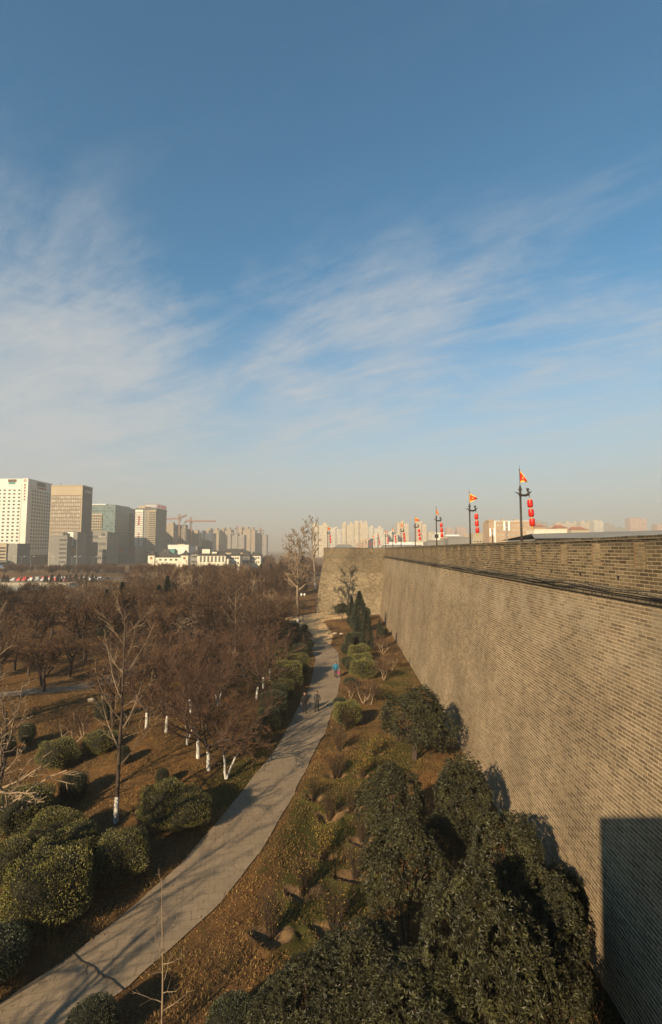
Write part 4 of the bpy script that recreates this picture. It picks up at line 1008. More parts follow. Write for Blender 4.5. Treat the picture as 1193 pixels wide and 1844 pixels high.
broom_lab = ['brown broom-like shrub in the nearest basin, beside the dry grass', 'brown broom-like shrub in the large basin next to the evergreens, level with the nearest one', 'brown shrub in the second basin from the near end on the path side', 'brown shrub in the basin close under the evergreen with reddish leaves',
             'shrub with many yellow leaves standing in the middle of the basins', 'thin shrub with a few yellow leaves in a crescent basin near the path', 'thin brown shrub touching the evergreen crown', 'small brown shrub in a basin a step from the path edge', 'brown shrub in the small basin half under the evergreen', 'tall brown broom shrub beside the green patch', 'shrub with yellow leaves near the round-headed evergreen', 'dark brown shrub midway along the basins', 'dark brown shrub below the yellow-green clipped bush', 'yellowish shrub in front of the narrow evergreens']
for i, ((px, py, r), lab) in enumerate(zip(PITS_PX, broom_lab)):
    k = {4: 2, 5: 3, 10: 2, 13: 2, 0: 3}.get(i, i % 2); p = on_ground(px, py); p.z = float(ground_h(p.x, p.y))
    o = link('basin_shrub', br_m[k], None, p); o.rotation_euler = (0, 0, i * 1.3); s = (1.0, 1.05, .95, .95, 1.05, .95, 1.0, .7, .7, 1.1, .85, 1.1, 1.0, .9)[i]; o.scale = (s, s, s * 1.02)
    tag(o, lab, 'shrub', 'shrubs planted in the basins')

# bare shrubs and a small tree between the clipped row and the wall
shr = bare_tree(51, dict(GNARLY, stems=3, splay=.5, L=1.1, r=.05, n=[4, 6, 6, 5], len=[1.5, .6, .55, .5], rmin=.006, wig=[.1, .14, .16, .18, .2]), None, 'twig_pale', 'twig_brown', leaves=500, leaf_mat='leaf_brown', leaf_size=.06)
for px, py, s, rz, lab in ((655, 1262, 1.15, 0, 'wide bare shrub with twiggy spreading top behind the yellow-green bush'), (692, 1225, 1.25, 2, 'pale-stemmed bare small tree between the hedge blocks and the wall'), (708, 1205, 1.1, 4, 'bare shrub near the wall foot behind the pale-stemmed small tree'),
                           (690, 1180, 1.2, 1, 'thin bare shrub beside the bright hedge near the cypress'), (668, 1265, 1.0, 5, 'low bare shrub in front of the round-headed evergreen'), (632, 1255, .8, 3, 'small bare shrub hanging toward the path beneath the hedge'),
                           (128, 1352, 1.2, 1, 'bare dark shrub between the loose round bush and the ginkgo'), (150, 1330, 1.1, 3, 'bare twiggy shrub on the slope behind the greyish-green bush')):
    put_tree(shr, 'bare_shrub', lab, 'shrub', on_ground(px, py), rz, s, 'bare shrubs')
# ------------------------------------------------------------------ the city beyond
M['conc_white'] = simple('white_tower_cladding', (0.76, 0.73, 0.65), (0.68, 0.65, 0.57), .06, rough=.7)
M['conc_beige'] = simple('beige_tower_cladding', (0.42, 0.34, 0.225), (0.37, 0.30, 0.20), .06, rough=.7)
M['conc_brown'] = simple('brown_spandrel', (0.235, 0.165, 0.105), (0.20, 0.14, 0.09), .1)
M['conc_grey'] = simple('grey_render', (0.24, 0.225, 0.20), (0.19, 0.18, 0.16), .06, rough=.8)
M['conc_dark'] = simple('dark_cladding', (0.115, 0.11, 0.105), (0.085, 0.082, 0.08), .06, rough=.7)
M['brown_base'] = simple('brown_granite', (0.14, 0.085, 0.055), (0.10, 0.06, 0.04), .1)
M['glass_dark'] = simple('dark_window_glass', (0.05, 0.055, 0.055), (0.09, 0.09, 0.085), .15, rough=.25, rand=.3)
M['glass_pale'] = simple('curtained_window_glass', (0.46, 0.42, 0.33), (0.30, 0.28, 0.23), .3, rough=.3, rand=.3)
M['glass_teal'] = facade_mat('teal_curtain_wall', (0.16, 0.21, 0.19), (0.085, 0.14, 0.15), 2.0, 3.6, .82, .72, rough=.3)
M['glass_navy'] = facade_mat('blue_curtain_wall', (0.07, 0.085, 0.095), (0.04, 0.06, 0.085), 2.4, 3.4, .8, .7, rough=.3)
M['white_wall'] = simple('white_wash_wall', (0.74, 0.68, 0.55), (0.66, 0.60, 0.48), .2)
M['roof_dark'] = simple('dark_tile_roof', (0.075, 0.068, 0.06), (0.05, 0.046, 0.042), .6)
M['roof_grey'] = simple('grey_sheet_roof', (0.23, 0.22, 0.20), (0.19, 0.185, 0.17), .2)
M['roof_red'] = simple('red_roof', (0.40, 0.13, 0.06), (0.32, 0.1, 0.05), .3)
M['sign_red'] = simple('red_sign', (0.62, 0.05, 0.03), (0.5, 0.04, 0.025), .5)
M['sign_white'] = simple('white_sign', (0.85, 0.84, 0.80), (0.8, 0.78, 0.74), .5)
M['sign_orange'] = simple('orange_board', (0.46, 0.20, 0.05), (0.4, 0.17, 0.04), .5)
M['sign_blue'] = simple('blue_board', (0.05, 0.13, 0.33), (0.04, 0.1, 0.27), .5)
M['crane_red'] = simple('crane_paint', (0.42, 0.19, 0.11), (0.36, 0.16, 0.09), .5)
M['teal_metal'] = simple('teal_panel', (0.09, 0.28, 0.26), (0.07, 0.22, 0.2), .3)
M['brick_hotel'] = simple('tan_hotel_wall', (0.44, 0.30, 0.185), (0.38, 0.26, 0.16), .1)

_pane = {}
def pane(mat, w, h, axis):
    k = (mat, round(w, 2), round(h, 2), axis)
    if k not in _pane:
        b_ = MB()
        if axis == 'X': b_.box(-w / 2, w / 2, -.06, .1, -h / 2, h / 2)
        else: b_.box(-.1, .06, -w / 2, w / 2, -h / 2, h / 2)
        _pane[k] = b_.mesh('window', M[mat])
    return _pane[k]
def windows(th, mat, axis, u0, u1, z0, z1, nu, nz, w, h, face, skip=(), room=100, name='window'):
    """one part per window (a hundred at most), the rest of the facade's panes as one part"""
    base = th.location; spots = []
    for j in range(nz):
        for i in range(nu):
            if (i, j) in skip: continue
            spots.append((u0 + (u1 - u0) * (i + .5) / nu, z0 + (z1 - z0) * (j + .5) / nz))
    spots.sort(key=lambda s: -s[1])
    for u, z in spots[:room]:
        p = Vector((u, face, z)) if axis == 'X' else Vector((face, u, z)); link(name, pane(mat, w, h, axis), th, p - base)
    if spots[room:]:
        b_ = MB()
        for u, z in spots[room:]:
            if axis == 'X': b_.box(u - w / 2, u + w / 2, face - .06, face + .1, z - h / 2, z + h / 2)
            else: b_.box(face - .1, face + .06, u - w / 2, u + w / 2, z - h / 2, z + h / 2)
        tag(b_.build(name, M[mat], th, loc=-base), kind='stuff')
    return min(len(spots), room)
def pxX(px, Y): return atY(px, 985, Y).x
def pzZ(py, Y, px=600): return atY(px, py, Y).z
def part(th, name, mat, x0, x1, y0, y1, z0, z1):
    b_ = MB(); b_.box(x0, x1, y0, y1, z0, z1); return b_.build(name, M[mat] if isinstance(mat, str) else mat, th, loc=-th.location)
def depth_to(px_edge, X): 
    """distance at which a wall running straight away from us at lateral X meets image column px"""
    d = ray(px_edge, 985); return X * d.y / d.x
GLY = np.random.RandomState(17)
def glyph(b_, u, z, s, axis, face):
    """a block-shaped character of crossed strokes, as it reads from far away"""
    def st(u0, u1, z0, z1):
        if axis == 'X': b_.box(u0, u1, face - .3, face, z0, z1)
        else: b_.box(face, face + .3, u0, u1, z0, z1)
    t_ = s * .16
    for k in range(3): st(u - s / 2, u + s / 2, z - s / 2 + k * s * .42, z - s / 2 + k * s * .42 + t_)
    for k in GLY.permutation(3)[:2]: st(u - s / 2 + k * s * .42, u - s / 2 + k * s * .42 + t_, z - s / 2, z + s / 2)
def letters(th, name, mat, n, u0, u1, z, s, axis, face):
    b_ = MB()
    for i in range(n): glyph(b_, u0 + (u1 - u0) * (i + .5) / n, z, s, axis, face)
    return b_.build(name, M[mat], th, loc=-th.location)
def vletters(th, name, mat, n, u, z1, z0, s, axis, face):
    b_ = MB()
    for i in range(n): glyph(b_, u, z1 + (z0 - z1) * (i + .5) / n, s, axis, face)
    return b_.build(name, M[mat], th, loc=-th.location)

# -- white tower
D1 = 430.0; XR = pxX(47, D1); XLf = pxX(-45, D1); D1b = depth_to(90, XR); H1 = pzZ(862, D1, 40)
tw = thing('office_tower', 'tall white office tower with rows of small windows and red characters down its corner strip', 'tower block', ((XR + XLf) / 2, D1, 0))
xs = pxX(37, D1)
part(tw, 'wall', 'conc_white', XLf, XR, D1, D1b, 9, H1); part(tw, 'podium', 'brown_base', XLf - 1, XR + 1.2, D1 - 1.5, D1b + 2, 0, 9)
part(tw, 'corner_strip', 'conc_white', xs, XR + .3, D1 - 1.6, D1 - .002, 9.002, H1 - .01)
part(tw, 'corner_groove', 'brown_base', xs - .9, xs - .003, D1 - .8, D1 - .004, 9.01, H1 - 5)
zt1, zb1 = H1 - 9.0, 14.0
windows(tw, 'glass_dark', 'X', XLf, xs - 1.2, zb1, zt1, 9, 17, 2.1, 1.5, D1, room=52)
windows(tw, 'glass_dark', 'Y', D1 + 4.5, D1b - 1.5, zb1, zt1, 8, 17, 1.9, 1.9, XR, room=48)
p_ = part(tw, 'sky_terrace', 'brown_base', pxX(9, D1), pxX(24, D1), D1 - .25, D1 + 1, H1 - 3.0, H1 - .6); part(tw, 'sky_terrace', 'teal_metal', pxX(10, D1), pxX(22, D1), D1 - .2, D1 + 1, H1 - 5.0, H1 - 3.01)
part(tw, 'sky_terrace', 'conc_dark', XR - 1, XR + .25, lerp(D1, D1b, .32), lerp(D1, D1b, .68), H1 - 5.2, H1 - 1.5)
vletters(tw, 'sign', 'sign_red', 6, (xs + XR) / 2, H1 - 4.6, H1 - 20.5, 1.35, 'X', D1 - 1.62)
eb = MB(); cx_ = (xs + XR) / 2
for k in range(14):
    a = k / 14 * 6.283; eb.box(cx_ + math.cos(a) * .95 - .16, cx_ + math.cos(a) * .95 + .16, D1 - 1.9, D1 - 1.62, H1 - 2.0 + math.sin(a) * .95 - .16, H1 - 2.0 + math.sin(a) * .95 + .16)
eb.build('emblem', M['sign_red'], tw, loc=-tw.location)
letters(tw, 'sign', 'sign_red', 8, lerp(D1, D1b, .36), lerp(D1, D1b, .72), H1 - 6.8, 1.3, 'Y', XR + .05)
# -- beige tower
D2 = 440.0; XR2 = pxX(145, D2); XL2 = pxX(88, D2); D2b = depth_to(163, XR2); H2 = pzZ(875, D2, 130)
tb = thing('office_tower', 'beige office tower with blank top band, pale windows and white sign on its dark side', 'tower block', ((XR2 + XL2) / 2, D2, 0))
part(tb, 'wall', 'conc_beige', XL2, XR2, D2, D2b, 0, H2)
part(tb, 'window_field', 'conc_brown', XL2 + .3, XR2 - .9, D2 - .03, D2 + .2, 12.3, H2 - 8.6)
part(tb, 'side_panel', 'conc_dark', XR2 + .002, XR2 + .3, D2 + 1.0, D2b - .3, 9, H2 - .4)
part(tb, 'roof_edge', 'conc_beige', XL2 - .3, XR2 + .35, D2 - .35, D2b, H2 + .002, H2 + .7)
n_w = windows(tb, 'glass_pale', 'X', XL2 + .5, XR2 - 1.2, 13, H2 - 9.0, 16, 15, 1.15, 2.3, D2 - .05, room=100)
letters(tb, 'sign', 'sign_white', 6, lerp(D2, D2b, .22), lerp(D2, D2b, .86), H2 - 4.6, 2.7, 'Y', XR2 + .32)
part(tb, 'mast', 'conc_dark', pxX(101, D2) - .15, pxX(101, D2) + .15, D2 + 3, D2 + 3.3, H2, H2 + 3)
# -- green glass tower, stepped
D3 = 560.0; tg = thing('glass_tower', 'teal glass tower with a cream window panel on its front, behind the beige one', 'tower block', (pxX(190, D3), D3, 0))
H3 = pzZ(909, D3, 190); x0, xm, x1 = pxX(150, D3), pxX(183, D3), pxX(206, D3)
part(tg, 'curtain_wall', 'glass_teal', x0, x1, D3, D3 + 38, 0, H3); part(tg, 'roof_edge', 'sign_white', x0, pxX(189, D3), D3 - .5, D3 + 36, H3, H3 + .9)
part(tg, 'window_panel', 'conc_beige', x0, xm, D3 - .8, D3 - .002, 8, pzZ(925, D3, 190)); windows(tg, 'glass_dark', 'X', x0, xm, 10, pzZ(927, D3, 190), 8, 14, 2.0, 2.0, D3 - .8, room=96)
part(tg, 'entrance', 'conc_white', pxX(194, D3), pxX(203, D3), D3 - 2, D3 - .1, 0, 9)
D3c = 600.0; tn = thing('glass_tower', 'dark blue glass tower stepping down beside the teal one, with a crown block', 'tower block', (pxX(225, D3c), D3c, 0))
for nm, a, b_, top, dy in (('tower_block', 209, 226, 914, 0), ('tower_block', 226.4, 236, 924, 3), ('tower_block', 236.4, 243, 931, 6)):
    part(tn, nm, 'glass_navy', pxX(a, D3c), pxX(b_, D3c), D3c + dy, D3c + 45, 0, pzZ(top, D3c, 220))
part(tn, 'roof_crown', 'glass_teal', pxX(211, D3c), pxX(220, D3c), D3c + 2, D3c + 20, pzZ(914, D3c, 220) + .01, pzZ(911, D3c, 220))
windows(tn, 'glass_pale', 'X', pxX(227, D3c), pxX(236, D3c), pzZ(960, D3c, 230), pzZ(927, D3c, 230), 2, 7, 1.4, 1.6, D3c + 3)
# podium with the video board
Dp = 520.0; tp = thing('shop_podium', 'dark glazed shop podium carrying a wide red and blue picture board', 'shop building', (pxX(222, Dp), Dp, 0))
part(tp, 'wall', 'glass_navy', pxX(200, Dp), pxX(244, Dp), Dp, Dp + 30, 0, pzZ(984, Dp, 220))
bo_ = part(tp, 'picture_board', 'conc_dark', pxX(209.5, Dp), pxX(238.5, Dp), Dp - .8, Dp - .01, pzZ(999, Dp, 220), pzZ(987.5, Dp, 220))
def subpart(par, name, mat, x0, x1, y0, y1, z0, z1):
    b_ = MB(); b_.box(x0, x1, y0, y1, z0, z1); return b_.build(name, M[mat], par, loc=-Vector(par.parent.location) - Vector(par.location))
for a, b_, mt_ in ((210, 214.5, 'sign_red'), (214.6, 221, 'sign_red'), (229, 233.5, 'sign_blue'), (234, 238, 'sign_red')):
    o_ = MB(); o_.box(pxX(a, Dp), pxX(b_, Dp), Dp - .95, Dp - .82, pzZ(998.3 if mt_ != 'sign_red' or a != 214.6 else 992, Dp, 220), pzZ(988, Dp, 220)); o_.build('picture_panel', M[mt_], bo_, loc=Vector((0, 0, 0)) )
# -- the tower with banded front and roof sign
D4 = 560.0; t4 = thing('office_tower', 'office tower with pale banded front, red vertical characters and an open roof sign frame', 'tower block', (pxX(262, D4), D4, 0))
xa, xb, xc2, xd = pxX(243, D4), pxX(257, D4), pxX(266, D4), pxX(281, D4); H4 = pzZ(918, D4, 262); D4b = depth_to(299, xd)
part(t4, 'wall', 'conc_grey', xa, xd, D4, D4b, 0, H4); part(t4, 'roof_band', 'conc_dark', xa - .2, xd + .3, D4 - .3, D4b + .2, H4 + .002, H4 + 2.0)
pa_ = part(t4, 'front_bay', 'conc_white', xa, xb, D4 - 1, D4 - .002, 12, H4); pb2 = part(t4, 'front_bay', 'conc_beige', xc2, xd - .5, D4 - 1, D4 - .002, 12, H4 - .5)
for j in range(21):
    z = 14 + (H4 - 17) * j / 20
    link('window_band', pane('conc_grey', xb - xa - .6, .9, 'X'), t4, Vector(((xa + xb) / 2, D4 - 1, z)) - t4.location); link('window_band', pane('glass_dark', xd - xc2 - 1.4, 1.3, 'X'), t4, Vector(((xc2 + xd) / 2, D4 - 1, z)) - t4.location)
vletters(t4, 'sign', 'sign_red', 4, lerp(xa, xb, .48), pzZ(929, D4, 262), pzZ(946, D4, 262), 2.1, 'X', D4 - 1.1); vletters(t4, 'sign', 'sign_red', 5, lerp(xa, xb, .48), pzZ(960, D4, 262), pzZ(980, D4, 262), 1.7, 'X', D4 - 1.1)
fr = MB(); zt4 = pzZ(907, D4, 262)
for k in range(8):
    x = lerp(pxX(259, D4), xd, k / 7); fr.box(x - .12, x + .12, D4 + .5, D4 + .74, H4 + 2, zt4); y = lerp(D4 + 1, D4b, k / 7); fr.box(xd - .5, xd - .26, y - .12, y + .12, H4 + 2, zt4)
for zf in (.15, .55, .98):
    z = lerp(H4 + 2, zt4, zf); fr.box(pxX(259, D4), xd, D4 + .75, D4 + .95, z - .12, z + .12); fr.box(xd - .75, xd - .55, D4 + 1, D4b, z - .12, z + .12)
fr.build('roof_sign_frame', M['crane_red'], t4, loc=-t4.location)
letters(t4, 'sign', 'sign_red', 7, D4 + 3, D4b - 2, lerp(H4 + 2, zt4, .5), 3.0, 'Y', xd - .2); letters(t4, 'sign', 'sign_white', 5, pxX(260, D4), xd - 1, lerp(H4 + 2, zt4, .5), 2.4, 'X', D4 + .45)
part(t4, 'plant_room', 'conc_beige', xa + 2, pxX(258, D4), D4 + 3, D4 + 20, H4 + 2.002, H4 + 5)
part(t4, 'podium', 'brown_base', xa - 1, xd + 3, D4 - 3, D4 - 1.02, 0, 11.5)

# -- lower blocks in front
def block(lab, x0, x1, top, D, dep, wall_m, win=None, nm='city_block', cat='building', extra=None, wm='glass_dark', ww=1.6, wh=1.4, top_z0=None):
    th = thing(nm, lab, cat, ((pxX(x0, D) + pxX(x1, D)) / 2, D, 0)); z1_ = pzZ(top, D, (x0 + x1) / 2)
    part(th, 'wall', wall_m, pxX(x0, D), pxX(x1, D), D, D + dep, 0, z1_); part(th, 'parapet', wall_m, pxX(x0, D) - .2, pxX(x1, D) + .2, D - .2, D + .3, z1_ + .002, z1_ + .9)
    if win: windows(th, wm, 'X', pxX(x0, D) + .8, pxX(x1, D) - .8, 3, z1_ - 1.5, win[0], win[1], ww, wh, D)
    return th, z1_
th, z = block('small cream apartment block with grey corner tower at the foot of the white tower', -20, 12, 980, 330, 16, 'conc_beige', (7, 6), wm='glass_dark', ww=2.2, wh=1.2)
part(th, 'stair_tower', 'conc_grey', pxX(12.2, 330), pxX(30, 330), 331, 345, 0, z + .5); part(th, 'awning', 'conc_dark', pxX(-20, 330), pxX(21, 330), 326, 329.8, 5.5, 6.6); part(th, 'awning', 'sign_blue', pxX(-20, 330), pxX(19, 330), 324, 325.8, 2.0, 3.4)
th, z = block('grey five-storey block with dark window bands in front of the beige tower', 89, 121, 966, 395, 20, 'conc_grey', None)
for j in range(6): link('window_band', pane('glass_dark', pxX(121, 395) - pxX(106, 395) - 1, 1.5, 'X'), th, Vector((lerp(pxX(106, 395), pxX(121, 395), .5), 395, 4 + (z - 7) * j / 5)) - th.location)
for k, x in enumerate((108, 113)):
    b_ = MB(); b_.lathe([(0.0, 0), (1.0, 0), (1.0, 2.2), (.3, 2.8), (0.0, 2.8)], 10); b_.build('roof_tank', M['conc_dark'], th, loc=Vector((pxX(x, 395), 400, z + .9)) - th.location)
th, z = block('pale blank-sided block with an orange board, between grey block and beige tower', 118, 139, 958, 402, 16, 'conc_grey', None); part(th, 'board', 'sign_orange', pxX(123, 402), pxX(137, 402), 401.4, 401.9, 11, 15.5)
part(th, 'side_wall', 'conc_white', pxX(119, 402), pxX(132, 402), 401.8, 401.99, 17, z - .1)
th, z = block('dark narrow annex at the base of the beige tower', 140, 158, 976, 420, 18, 'conc_dark', (3, 5))
th, z = block('dark stone-clad block with tall slit windows and a faint sign, right of the beige tower', 158, 193, 958, 450, 24, 'conc_grey', (9, 4), ww=1.2, wh=2.6); letters(th, 'sign', 'conc_white', 6, pxX(178, 450), pxX(191, 450), z - 4.5, 1.5, 'X', 449.8)
b_ = MB(); b_.lathe([(0, 0), (1.5, 0), (1.5, .4), (0, .4)], 12); e_ = b_.build('emblem', M['conc_dark'], th, loc=Vector((pxX(185, 450), 449.6, z - 2.2)) - th.location); e_.rotation_euler = (math.pi / 2, 0, 0)
# -- building sites and far residential towers on the left
M['fac_conc'] = facade_mat('unfinished_concrete', (0.30, 0.26, 0.21), (0.06, 0.055, 0.05), 3.3, 3.1, .62, .6)
M['fac_tan'] = facade_mat('tan_apartment_front', (0.36, 0.28, 0.20), (0.22, 0.19, 0.15), 3.6, 3.0, .5, .45)
M['fac_grey'] = facade_mat('grey_apartment_front', (0.29, 0.26, 0.23), (0.16, 0.15, 0.14), 3.6, 3.0, .5, .5)
M['fac_cream'] = facade_mat('cream_apartment_front', (0.54, 0.46, 0.34), (0.36, 0.31, 0.24), 3.4, 3.0, .46, .45)
M['fac_white'] = facade_mat('white_apartment_front', (0.58, 0.54, 0.46), (0.33, 0.31, 0.28), 3.4, 3.0, .5, .5)
M['fac_pink'] = facade_mat('pink_apartment_front', (0.50, 0.34, 0.27), (0.30, 0.22, 0.19), 3.4, 3.0, .5, .5)
def apart(lab, x0, x1, top, D, dep, fac, bays=3, crown=2, nm='apartment_tower', cat='tower block', grp=None, step=.0):
    th = thing(nm, lab, cat, ((pxX(x0, D) + pxX(x1, D)) / 2, D, 0), group=grp); X0, X1 = pxX(x0, D), pxX(x1, D); zt_ = pzZ(top, D, (x0 + x1) / 2); w = (X1 - X0) / bays
    for k in range(bays):
        dy = (0, 2.2, .9, 2.6, .4)[k % 5]; dz = (0, -3 - step, -1.5, -4, -2)[k % 5] if bays > 1 else 0
        part(th, 'wall', fac, X0 + k * w + .01, X0 + (k + 1) * w - .01, D + dy, D + dep, 0, zt_ + dz)
    for k in range(crown):
        c = X0 + (X1 - X0) * (k + .5) / crown; ww_ = min(3.5, w * .3); part(th, 'roof_housing', fac, c - ww_, c + ww_, D + 4, D + dep * .6, zt_ - 4.2, zt_ + 2.6)
    return th
def crane(lab, px, top, D, jib_l, jib_r, lift=0.0):
    X = pxX(px, D); zt_ = pzZ(top, D, px); th = thing('tower_crane', lab, 'crane', (X, D, 0)); o_ = -th.location
    def lattice(nm, a, b_, w, n_):
        mb = MB(); a = Vector(a); b_ = Vector(b_); dd = (b_ - a).normalized(); s_ = dd.orthogonal().normalized(); t_ = dd.cross(s_)
        cs = [s_ * w + t_ * w, s_ * w - t_ * w, -s_ * w - t_ * w, -s_ * w + t_ * w]
        for c in cs: mb.tube([a + c, b_ + c], .22, 4)
        for k in range(n_):
            p = a.lerp(b_, k / n_); q = a.lerp(b_, (k + 1) / n_)
            for c, e in ((0, 1), (1, 2), (2, 3), (3, 0)): mb.tube([p + cs[c], q + cs[e]], .13, 3)
        return mb.build(nm, M['crane_red'], th, loc=o_)
    lattice('mast', (X, D, 0), (X, D, zt_), 1.0, 26); lattice('jib', (X, D, zt_ - 6), (X + jib_r, D + 4, zt_ - 6 + lift), .7, 16); lattice('counter_jib', (X - .5, D, zt_ - 6), (X + jib_l, D - 1, zt_ - 6 - lift * .25), .7, 6)
    part(th, 'counterweight', 'conc_dark', X + jib_l - 1.2, X + jib_l + 1.2, D - 2, D, zt_ - 9, zt_ - 6.8); part(th, 'cab', 'conc_dark', X + .9, X + 2.6, D - 2, D - .2, zt_ - 9.5, zt_ - 7)
    mb = MB(); mb.tube([(X, D, zt_), (X + jib_r * .7, D + 3, zt_ - 5.4 + lift * .7)], .12, 3); mb.tube([(X, D, zt_), (X + jib_l * .8, D - 1, zt_ - 5.4)], .12, 3); mb.build('tie_rod', M['crane_red'], th, loc=o_)
apart('brown unfinished block just right of the tower with the roof sign frame', 299, 312, 944, 640, 20, M['fac_tan'], 1, 1)
apart('unfinished concrete frame block with white floor edges under the left crane', 312.5, 335, 948, 690, 22, M['fac_conc'], 2, 2)
apart('tan finished block between the two red cranes', 335.5, 357, 957, 720, 20, M['fac_tan'], 2, 2)
apart('dark greenish glass block at the right of the cranes', 358, 383, 958, 760, 22, 'glass_navy', 3, 2)
crane('red tower crane standing over the concrete frame, jib to the left', 322, 926, 680, -20, 9, 5); crane('red tower crane with a long jib reaching right over the tan block', 343, 931, 700, -8, 36, 0)
crane('red crane above the dark blue glass tower', 242, 935, 650, 6, -20, 6)
apart('pair of hazy tan towers, left of the far row', 371, 394, 953, 930, 26, M['fac_tan'], 3, 2); apart('hazy tan tower slab in the middle of the far row', 397, 416, 952, 950, 26, M['fac_tan'], 3, 2)
apart('lower hazy grey slab in front of the far row of towers', 410, 440, 961, 900, 22, M['fac_grey'], 5, 2); apart('hazy tower with stepped roof near the right of the far row', 428, 459, 951, 980, 26, M['fac_tan'], 4, 3)
apart('dark hazy block with an open top floor at the right end of the far row', 460, 480, 960, 1000, 22, M['fac_grey'], 2, 1)
crane('faint red crane over the far row of tan towers', 427, 946, 1000, -4, 28, 1); crane('faint small crane above the dark block at the end of the far row', 469, 950, 1050, -8, 8, 0)

# -- white courtyard buildings with dark tiled roofs
def hip(b_, x0, x1, y0, y1, z, h, over=.9, ridge=.35, m=0):
    xm0, xm1 = lerp(x0, x1, ridge), lerp(x0, x1, 1 - ridge); ym = (y0 + y1) / 2
    V = [(x0 - over, y0 - over, z), (x1 + over, y0 - over, z), (x1 + over, y1 + over, z), (x0 - over, y1 + over, z),
         (lerp(x0, xm0, .55), lerp(y0, ym, .55), z + h * .42), (lerp(x1, xm1, .55), lerp(y0, ym, .55), z + h * .42), (lerp(x1, xm1, .55), lerp(y1, ym, .55), z + h * .42), (lerp(x0, xm0, .55), lerp(y1, ym, .55), z + h * .42),
         (xm0, ym, z + h), (xm1, ym, z + h)]
    b_.add(V, [(0, 3, 2, 1), (0, 1, 5, 4), (1, 2, 6, 5), (2, 3, 7, 6), (3, 0, 4, 7), (4, 5, 9, 8), (6, 7, 8, 9)], m); b_.add([V[5], V[6], V[9], V[7], V[4], V[8]], [(0, 1, 2), (3, 4, 5)], m)
    b_.box(xm0, xm1, ym - .18, ym + .18, z + h - .05, z + h + .3, m)
Dc = 318.0
hc = thing('courtyard_house', 'white walled courtyard house with two corner pavilions, round windows and dark hipped roofs', 'house', (pxX(305, Dc), Dc, 0))
def cz(py, D=Dc): return pzZ(py, D, 305)
for a, b_, top, pk in ((268, 280, 999, 991.5), (327, 340, 999, 991)):
    part(hc, 'pavilion_wall', 'white_wall', pxX(a, Dc), pxX(b_, Dc), Dc - .6, Dc + 5, 0, cz(top)); r_ = MB(); hip(r_, pxX(a, Dc), pxX(b_, Dc), Dc - .6, Dc + 5, cz(top), cz(pk) - cz(top), 1.1, .44); r_.build('roof', M['roof_dark'], hc, loc=-hc.location)
    w_ = MB(); w_.lathe([(0, 0), (.85, 0), (.85, .12), (.7, .12), (.7, .05), (0, .05)], 16); o_ = w_.build('round_window', M['roof_red'], hc, loc=Vector(((pxX(a, Dc) + pxX(b_, Dc)) / 2, Dc - .6, cz(1005))) - hc.location); o_.rotation_euler = (math.pi / 2, 0, 0)
part(hc, 'wall', 'white_wall', pxX(280, Dc) + .01, pxX(327, Dc) - .01, Dc, Dc + 5, 0, cz(1003)); r_ = MB(); hip(r_, pxX(280, Dc), pxX(327, Dc), Dc, Dc + 6, cz(1003), 1.4, .8, .06); r_.build('roof', M['roof_dark'], hc, loc=-hc.location)
windows(hc, 'glass_dark', 'X', pxX(285, Dc), pxX(323, Dc), cz(1010), cz(1006), 4, 1, 1.5, 1.2, Dc)
hh = thing('courtyard_hall', 'hall with a broad dark hipped roof behind the white courtyard house', 'house', (pxX(296, 345), 345, 0)); part(hh, 'wall', 'conc_beige', pxX(284, 345), pxX(308, 345), 345, 353, 0, cz(999, 345)); r_ = MB(); hip(r_, pxX(284, 345), pxX(308, 345), 345, 353, cz(999, 345), 3.8, 1.3, .3); r_.build('roof', M['roof_dark'], hh, loc=-hh.location)
th, z = block('cream flat-roofed hall with a teal stair housing behind the courtyard house', 303, 340, 983, 400, 20, 'conc_white', None); part(th, 'stair_housing', 'teal_metal', pxX(306, 400), pxX(317, 400), 397, 399.8, 0, z - 2.5); part(th, 'vent_box', 'conc_beige', pxX(318, 400), pxX(330, 400), 404, 410, z + .01, z + 1.6)
th, z = block('dark grey flat hall behind the cream one, right of it', 338, 356, 985, 430, 20, 'conc_grey', (4, 2))
Dh = 322.0; hl = thing('courtyard_house', 'long white three-storey house with rows of square windows and a flat dark roof', 'house', (pxX(385, Dh), Dh, 0))
x0, x1 = pxX(356, Dh), pxX(407, Dh); zt_ = cz(1000, Dh)
part(hl, 'wall', 'white_wall', x0, x1, Dh, Dh + 10, 0, zt_); r_ = MB(); hip(r_, x0, x1, Dh, Dh + 10, zt_, 1.5, .8, .08); r_.build('roof', M['roof_dark'], hl, loc=-hl.location)
part(hl, 'side_wing', 'white_wall', x1 + .01, pxX(412, Dh), Dh + 1, Dh + 9, 0, zt_ - 2.4); windows(hl, 'glass_dark', 'X', x0 + 1.2, x1 - .4, cz(1012, Dh), zt_ - .6, 7, 3, 1.3, 1.15, Dh)
part(hl, 'roof_pavilion', 'white_wall', pxX(363, Dh), pxX(377, Dh), Dh + 2, Dh + 8, zt_ + 1.2, cz(989, Dh)); part(hl, 'roof_pavilion', 'white_wall', pxX(380, Dh), pxX(389, Dh), Dh + 3, Dh + 8, zt_ + 1.2, cz(993, Dh)); r_ = MB(); hip(r_, pxX(380, Dh), pxX(389, Dh), Dh + 3, Dh + 8, cz(993, Dh), .9, .6, .3); r_.build('roof', M['roof_dark'], hl, loc=-hl.location)
